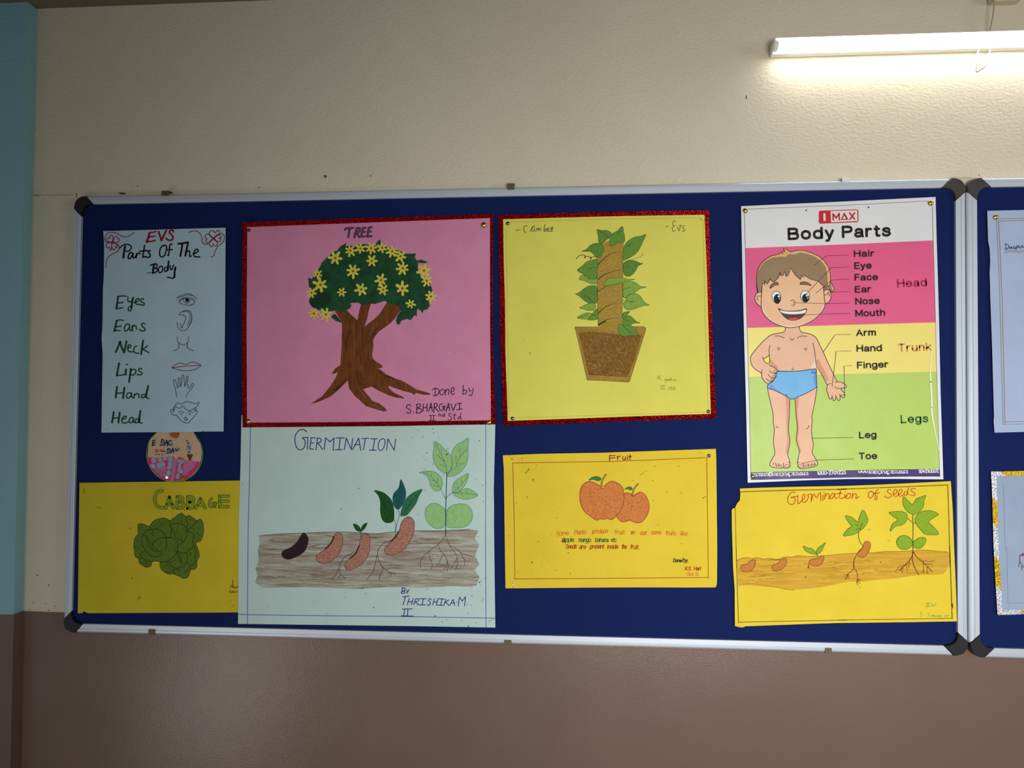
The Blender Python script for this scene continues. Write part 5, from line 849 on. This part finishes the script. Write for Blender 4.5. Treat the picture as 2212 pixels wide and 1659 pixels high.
D.line('1255 295 1215 280 1155 320 1120 400 1130 470 1180 510 1240 485 1255 420 1235 375 1185 380;1190 382 1310 350;1305 355 1310 490 1350 470;1350 470 1420 400 1440 340 1415 320 1390 370 1385 440 1420 475 1470 440;1470 440 1500 370 1490 330 1560 320;1560 325 1550 460;1555 430 1600 320 1650 380 1720 290 1728 440;1770 330 1765 435;1785 280 1780 290;1810 300 1795 415;1800 380 1850 310 1880 330 1875 410;1990 310 1940 310 1900 370 1900 400 1940 395 1985 320;1985 320 1990 390 2040 380;2090 255 2070 370 2100 400 2150 380;2010 310 2120 300;2170 320 2170 380 2212 350;2185 275 2184 280', 1.9, k_tt)
Z(1810, 1030, 260); D.line('190 310 150 350 150 390 190 400 230 360 230 310 190 305;270 300 260 400;265 370 310 310 340 330 330 400 390 360;620 265 570 290 560 350 590 390 640 360 655 300 620 265;740 230 700 270 685 350 690 420 715 410 720 340;650 310 765 295;970 235 920 240 910 280 960 310 985 350 940 385 870 370 870 350;1010 320 1060 310 1090 260 1060 230 1030 260 1020 330 1060 360 1110 340;1110 320 1160 300 1180 250 1150 230 1120 270 1115 330 1150 355 1210 330;1280 280 1230 280 1215 320 1250 340 1280 300;1300 200 1280 300 1310 330;1430 220 1370 215 1340 250 1390 280 1420 310 1400 345 1340 335', 1.9, k_tt); D.end()
D = Draw('soil_drawing', R_, o_, 0, 'ochre pencil-shaded soil'); Z(1570, 1180, 260)
D.fill('185 270 280 220 360 208 470 225 560 208 680 238 790 220 900 258 1060 200 1200 198 1320 175 1490 190 1700 180 1900 165 2100 145 2200 140 2350 130 2500 125 2700 120 2900 100 3200 95 3400 85 3560 70 3720 75 3900 95 4070 110 4080 350 4000 490 3900 520 3500 530 3100 590 2700 620 2500 650 2200 660 1800 740 1300 800 1000 770 700 740 300 720 215 740 205 500', pencil('ochre_soil', (214, 172, 58), (198, 148, 46), 45, (.2, 1, 2.2), .04))
random.seed(3)
for i in range(130):
    x = random.uniform(200, 3700); y = random.uniform(250, 690 if x < 1900 else 520); l = random.uniform(80, 330)
    D.line('%d %d %d %d %d %d' % (x, y, x + l / 2, y - 12, x + l, y - 8 + random.uniform(-8, 8)), random.choice((.7, 1.0, 1.4)), random.choice((ink('ochre_a', (200, 148, 44)), ink('ochre_b', (190, 138, 42)), ink('ochre_c', (222, 186, 62)))), n=2)
D.line('285 700 480 690 700 720 860 740;900 740 1080 790 1240 800', 2.0, ink('ochre_b', (190, 138, 42)))
D.line('185 270 280 220 360 208 470 225 560 208 680 238 790 220 850 235 900 258 1060 200 1200 198 1320 175 1490 190 1700 180 1900 165 2100 145 2200 140 2350 130 2500 125 2700 120 2900 100 3200 95 3400 85 3560 70 3720 75 3900 95 4060 110', 1.2, k_gb); D.end()
k_sb = pencil('seed_pencil', (204, 138, 62), (180, 108, 46), 300); k_sl = pencil('seed_leaf_pencil', (148, 176, 44), (122, 160, 38), 260); k_sg = ink('seed_leaf_outline', (66, 98, 30)); k_rr = ink('root_pencil', (118, 66, 26))
def sb(data):
    D = Draw('bean_drawing', R_, o_, 5); D.fill(data, k_sb); D.line(data, 1.2, ink('seed_outline', (122, 72, 28)), closed=True); D.end()
sb('470 250 520 255 525 320 490 410 420 460 340 472 270 450 255 400 280 350 350 330 410 290'); sb('1060 220 1100 250 1090 330 1040 400 960 445 880 455 840 430 830 380 860 340 930 320 980 260'); sb('1740 178 1785 200 1770 280 1720 340 1650 365 1560 345 1515 310 1530 260 1580 232 1680 220')
Z(1810, 1030, 260); sb('530 1185 580 1200 602 1270 570 1370 510 1450 440 1485 380 1460 360 1410 400 1350 460 1290 485 1210')
def lf(D, data):
    for q in data.split(';'): D.fill(q, k_sl); D.line(q, 1.1, k_sg, closed=True)
D = Draw('sprout_drawing', R_, o_, 6); Z(1570, 1030, 260); D.line('1660 1420 1670 1490', 2, ink('sprout_stem', (112, 132, 44))); lf(D, '1410 1275 1500 1310 1570 1325 1660 1410 1640 1425 1520 1400 1440 1350;1810 1215 1770 1310 1730 1380 1660 1420 1650 1370 1690 1300 1760 1250'); Z(1570, 1180, 260); D.line('1515 310 1505 350 1490 400;1505 350 1510 405', 1.3, k_rr); D.end()
D = Draw('seedling_drawing', R_, o_, 6); Z(1810, 1030, 260); D.line('385 1010 380 1100 410 1200 465 1270', 1.4, ink('seedling_stem', (74, 86, 34))); lf(D, '145 720 250 740 370 830 385 770 460 615 540 740 545 830 480 930 410 990 300 1055 105 1085 180 960 245 908 170 800')
D.line('330 880 370 910;450 850 420 930 410 960;340 970 420 945', 1.4, k_sg); D.line('465 1275 430 1330 360 1410 310 1500 290 1600 290 1659', 1.4, k_rr); Z(1810, 1180, 260); D.line('310 220 290 310 295 405 190 510;295 405 340 450 358 540 360 610', 1.4, k_rr).line('180 510 110 560;180 515 135 620;185 515 165 600;190 515 210 600;358 610 340 680;360 620 362 720;365 620 400 690;365 615 425 640;365 610 420 605', 1.0, k_rr); D.end()
D = Draw('plant_drawing', R_, o_, 6, 'green bean plant with roots'); Z(1810, 1030, 260); D.line('1375 690 1380 850 1382 1000 1378 1200 1380 1360', 2, ink('plant_stem', (84, 116, 40))).line('1280 765 1375 840;1425 840 1385 870', 1.3, k_sg)
lf(D, '1210 365 1280 430 1370 505 1440 410 1520 375 1615 345 1580 440 1575 530 1520 620 1430 680 1380 690 1290 650 1220 560 1195 470;945 660 1060 640 1180 640 1260 680 1275 760 1230 850 1140 895 1050 915 965 1000 975 930 1020 850 1100 795 1020 730;1850 690 1780 740 1670 825 1760 920 1850 1050 1700 1065 1600 1050 1520 970 1430 850 1430 750 1500 660 1620 625 1740 630;1080 1200 1110 1120 1190 1080 1290 1095 1360 1170 1360 1260 1290 1325 1190 1335 1110 1290;1385 1210 1430 1160 1510 1120 1590 1120 1620 1160 1590 1240 1520 1310 1440 1315 1395 1280')
Z(1810, 1180, 260); D.line('1378 90 1365 180 1300 280 1200 380 1120 445;1378 95 1372 250 1400 360 1440 450 1490 525;1385 100 1460 210 1560 285 1640 370 1730 465', 1.8, k_rr, taper=False).line('1565 285 1600 265 1680 280 1775 268;1565 290 1575 400 1580 490;1640 375 1640 430 1650 510;1120 380 1060 470;1205 380 1180 490;1260 340 1280 470;1170 390 1165 470;1125 380 1200 350 1250 345;1310 270 1330 340;1600 325 1730 330;1290 310 1310 390', 1.1, k_rr); D.end()
D = Draw('signature', R_, o_, 0, 'pale green signature'); k_gs = ink('lime_pen', (168, 178, 46)); D.line('1620 1050 1700 1045;1645 1050 1640 1110;1670 1050 1668 1108;1600 1105 1690 1105;1740 1055 1715 1060 1735 1085 1715 1108;1770 1080 1750 1085 1755 1105 1775 1090;1810 1030 1785 1090', 1.4, k_gs).line('1550 1220 1520 1215 1520 1240 1545 1260 1535 1285 1505 1285;1595 1275 1597 1276;1690 1235 1660 1235 1660 1255 1685 1270 1670 1290 1650 1285;1705 1290 1706 1291;1735 1250 1732 1295;1735 1275 1765 1270;1770 1260 1765 1295;1790 1275 1780 1290 1800 1290 1800 1275;1820 1295 1825 1275 1840 1290 1855 1275 1865 1295;1880 1275 1875 1295 1890 1280 1915 1270;1965 1270 1975 1300;1990 1285 2010 1275 2000 1300;2020 1280 2040 1275', 1.4, k_gs); D.end()
def _j(D):
    D.l = 9; Z(1570, 1180, 260); D.line('1440 580 1455 565', 1.8, ink('dark_speck', (84, 56, 16))); Z(1810, 1030, 260); D.line('550 970 580 972;920 1165 950 1175', 1.4, ink('ochre_b', (190, 138, 42))); Z(1810, 1180, 260); D.line('400 755 420 760', 1.6, ink('ochre_b', (190, 138, 42)))
stains(PA, o_, [_j])

# ================================================================== sheets on the second board (they run on beyond the picture)
R_ = poster('diagram_chart', 'pale blue sheet headed Diagram, at the top of the second board', 'poster', 2190, 934, o_, GS)
m_bg = paper('grey_blue_paper', (168, 184, 212), 4)
sheet(R_, 'paper', [(2132.7, 455.4), (2212, 453.6), (2600, 442), (2620, 922), (2212, 933), (2148.5, 934.6), (2147.6, 924), (2146.3, 909), (2147.2, 900), (2143.5, 760), (2139, 635.6), (2138.6, 612), (2137.7, 590), (2138.4, 576), (2139, 563.3), (2137.7, 536), (2134.5, 520)], o_, m_bg)
k_tl = ink('teal_pen', (92, 146, 148)); k_tb = ink('tan_pen', (168, 112, 88))
D = Draw('ruled_margin', R_, o_, 0, 'double ruled margin in teal and tan'); px('')
D.line([(2156.6, 472.6), (2300, 470), (2580, 462)], 1.2, k_tl, False); D.line([(2152.6, 474.8), (2154.9, 520), (2158.5, 600), (2162, 720), (2167, 917.2), (2300, 913), (2600, 906)], 1.2, k_tl, False)
D.line([(2156.6, 477.6), (2300, 473), (2580, 466)], 1.3, k_tb, False); D.line([(2157, 477.6), (2159.4, 520), (2164.9, 650), (2168, 780), (2171, 916)], 1.4, k_tb, False); D.line([(2171, 911.3), (2300, 909), (2600, 900)], 1.2, k_tb, False); D.end()
D = Draw('title_lettering', R_, o_, 0, 'violet word Diagram with a wavy underline'); Z(2012, 500, 200)
D.line('1770 300 1790 420;1750 420 1800 425 1850 370 1830 320 1760 295;1865 360 1870 410;1885 415 1910 365;1910 365 1930 410;1890 398 1925 392;2000 360 1965 365 1955 400 1985 415 2005 390;1985 392 2025 388;2025 388 2022 450', 1.6, k_vi); px('')
D.text('RAM', 2196.5, 536.5, 2222, 534.5, 5.5, 1.5, k_vi, .1, 2); Z(2012, 500, 200); D.line('1750 485 1830 455 1950 460 2100 470 2212 445 2420 455', 1.2, k_tl).line('1745 515 1850 485 2000 500 2120 510 2212 480 2420 490', 1.2, k_tb); D.end()
m_gs, _nt, _b = base('gold_silver_foil'); _w = node(_nt, 'ShaderNodeTexWave'); _w.wave_type = 'BANDS'; _w.bands_direction = 'DIAGONAL'; _w.inputs['Scale'].default_value = 4.2; _w.inputs['Distortion'].default_value = 1.2; _w.inputs['Detail Scale'].default_value = 1.5
_g = node(_nt, 'ShaderNodeNewGeometry'); _nt.links.new(_g.outputs['Position'], _w.inputs['Vector']); _r = ramp(_nt, _w.outputs['Fac'], [(0.44, (214, 172, 38)), (0.52, (214, 214, 220))]); _nt.links.new(_r.outputs[0], _b.inputs['Base Color'])
_b.inputs['Metallic'].default_value = 0.8; _b.inputs['Roughness'].default_value = 0.35; _n = noise(_nt, 240, 2, .6); bump(_nt, _b, _n.outputs['Fac'], .9, .004)
R_ = poster('foil_bordered_chart', 'grey blue sheet with a gold and silver foil border, low on the second board', 'poster', 2186, 1328, o_, GS)
sheet(R_, 'paper', [(2148, 1024), (2212, 1022), (2640, 1012), (2650, 1312), (2212, 1322), (2162, 1322), (2153.5, 1190), (2149, 1060)], o_, paper('slate_blue_paper', (150, 166, 188), 4))
foil_frame(R_, [[(2140.4, 1018.9), (2212, 1017), (2650, 1006)], [(2650, 1006), (2660, 1318)], [(2660, 1318), (2400, 1323), (2212, 1327), (2155.8, 1328.7)], [(2155.8, 1328.7), (2154.4, 1324.7), (2150.5, 1260), (2146.7, 1190), (2142.2, 1040), (2140.4, 1018.9)]],
          [[(2153.5, 1028.4), (2212, 1027), (2640, 1016)], [(2640, 1016), (2650, 1308)], [(2650, 1308), (2400, 1313), (2212, 1317.4), (2164.8, 1318)], [(2164.8, 1318), (2162, 1260), (2157.6, 1190), (2152.8, 1040), (2153.5, 1028.4)]], o_ + 0.0006, m_gs)
D = Draw('seed_drawing', R_, o_, 2, 'purple seed with brown roots, running out of the picture'); Z(2012, 1180, 200); D.fill('2105 215 2212 150 2330 120 2400 170 2330 225 2212 240 2130 232', ink('purple_felt', (142, 74, 142)), False); D.line('2110 215 2110 360 2080 490;2110 370 2170 450 2212 510;2160 470 2165 570', 1.6, ink('umber_felt', (96, 78, 62))); D.end()
D = Draw('ruled_margin', R_, o_, 0, 'faint pencil rule'); Z(2012, 1040, 200); D.line('1720 100 1770 1659', .8, ink('faint_blue_pencil', (122, 134, 160)), False); Z(2012, 1180, 200); D.line('1800 0 1830 1340;1830 1355 2212 1350', .8, ink('faint_blue_pencil', (122, 134, 160)), False); D.end()
# ------------------------------------------------------------------ drawing pins
m_br = metal('brass', (206, 176, 96), 0.25); m_st = metal('dull_steel', (122, 120, 106), 0.3); m_dk = metal('tarnished_brass', (96, 92, 64), 0.4)
def tack(x, y, r, off, mat, label):
    c = P(x, y, off); rad = (P(x + r, y, off) - c).length
    bm = bmesh.new(); prof = [(1.0, 0.0), (1.0, 0.12), (.93, .24), (.8, .36), (.62, .46), (.4, .54), (.18, .58)]; n = 18; rings = []
    for a, h in prof: rings.append([bm.verts.new(Vector((math.cos(2 * math.pi * k / n) * rad * a, -h * rad, math.sin(2 * math.pi * k / n) * rad * a))) for k in range(n)])
    for A, B in zip(rings, rings[1:]):
        for k in range(n): bm.faces.new((A[k], A[(k + 1) % n], B[(k + 1) % n], B[k]))
    t = bm.verts.new((0, -.6 * rad, 0))
    for k in range(n): bm.faces.new((rings[-1][k], rings[-1][(k + 1) % n], t))
    bm.faces.new(rings[0][::-1])
    bmesh.ops.recalc_face_normals(bm, faces=bm.faces)
    o = bm_obj('drawing_pin', bm, [mat], None, True); o.location = c
    tag(o, label, 'drawing pin', 'drawing pins'); return o
e = 0.0002
tack(538, 497.5, 3.6, 0.0222 + e, m_dk, 'small dark pin in the top left corner of the pink tree chart')
tack(1045, 486, 6.2, 0.0216 + e, m_br, 'bright brass pin in the top right corner of the pink tree chart')
tack(536.5, 910.5, 5.4, 0.0222 + e, m_br, 'brass pin in the bottom left corner of the pink tree chart')
tack(1056.5, 912.5, 5.4, 0.0222 + e, m_br, 'brass pin in the bottom right corner of the pink tree chart')
tack(1097, 482.8, 4.2, 0.0188 + e, m_st, 'small steel pin in the top left corner of the climber chart')
tack(1107, 904, 4.0, 0.0194 + e, m_st, 'small steel pin in the bottom left corner of the climber chart')
tack(1530.3, 889, 4.0, 0.0194 + e, m_st, 'small steel pin in the bottom right corner of the climber chart')
tack(1531.4, 984.5, 4.0, 0.0188 + e, m_st, 'small steel pin in the top right corner of the Fruit sheet')
tack(1610.3, 455, 5.8, 0.0197 + e, m_br, 'brass pin in the top left corner of the printed body chart')
tack(2010, 438.6, 6.2, 0.0197 + e, m_br, 'brass pin in the top right corner of the printed body chart')
tack(1626.5, 1029.2, 5.4, 0.0208 + e, m_br, 'brass pin in the bottom left corner of the printed body chart')
tack(2150.7, 468.7, 6.2, 0.0192 + e, m_br, 'brass pin in the top left corner of the Diagram sheet')
tack(394.8, 1035.5, 5.6, 0.0196 + e, ink('mustard_plastic', (150, 112, 22), .5, .4), 'mustard knobbly pin through the bottom of the round badge')
# staple through the corner of the fruit sheet
bm = bmesh.new(); tube_bm(bm, [P(1107.2, 1259, .0194), P(1108.5, 1262, .0199), P(1109.5, 1269, .0199), P(1109.8, 1271.5, .0192)], 0.0008, 6)
tag(bm_obj('staple', bm, [metal('bright_steel', (226, 226, 220), .3)], None, True), 'bright staple in the bottom left corner of the Fruit sheet', 'staple')
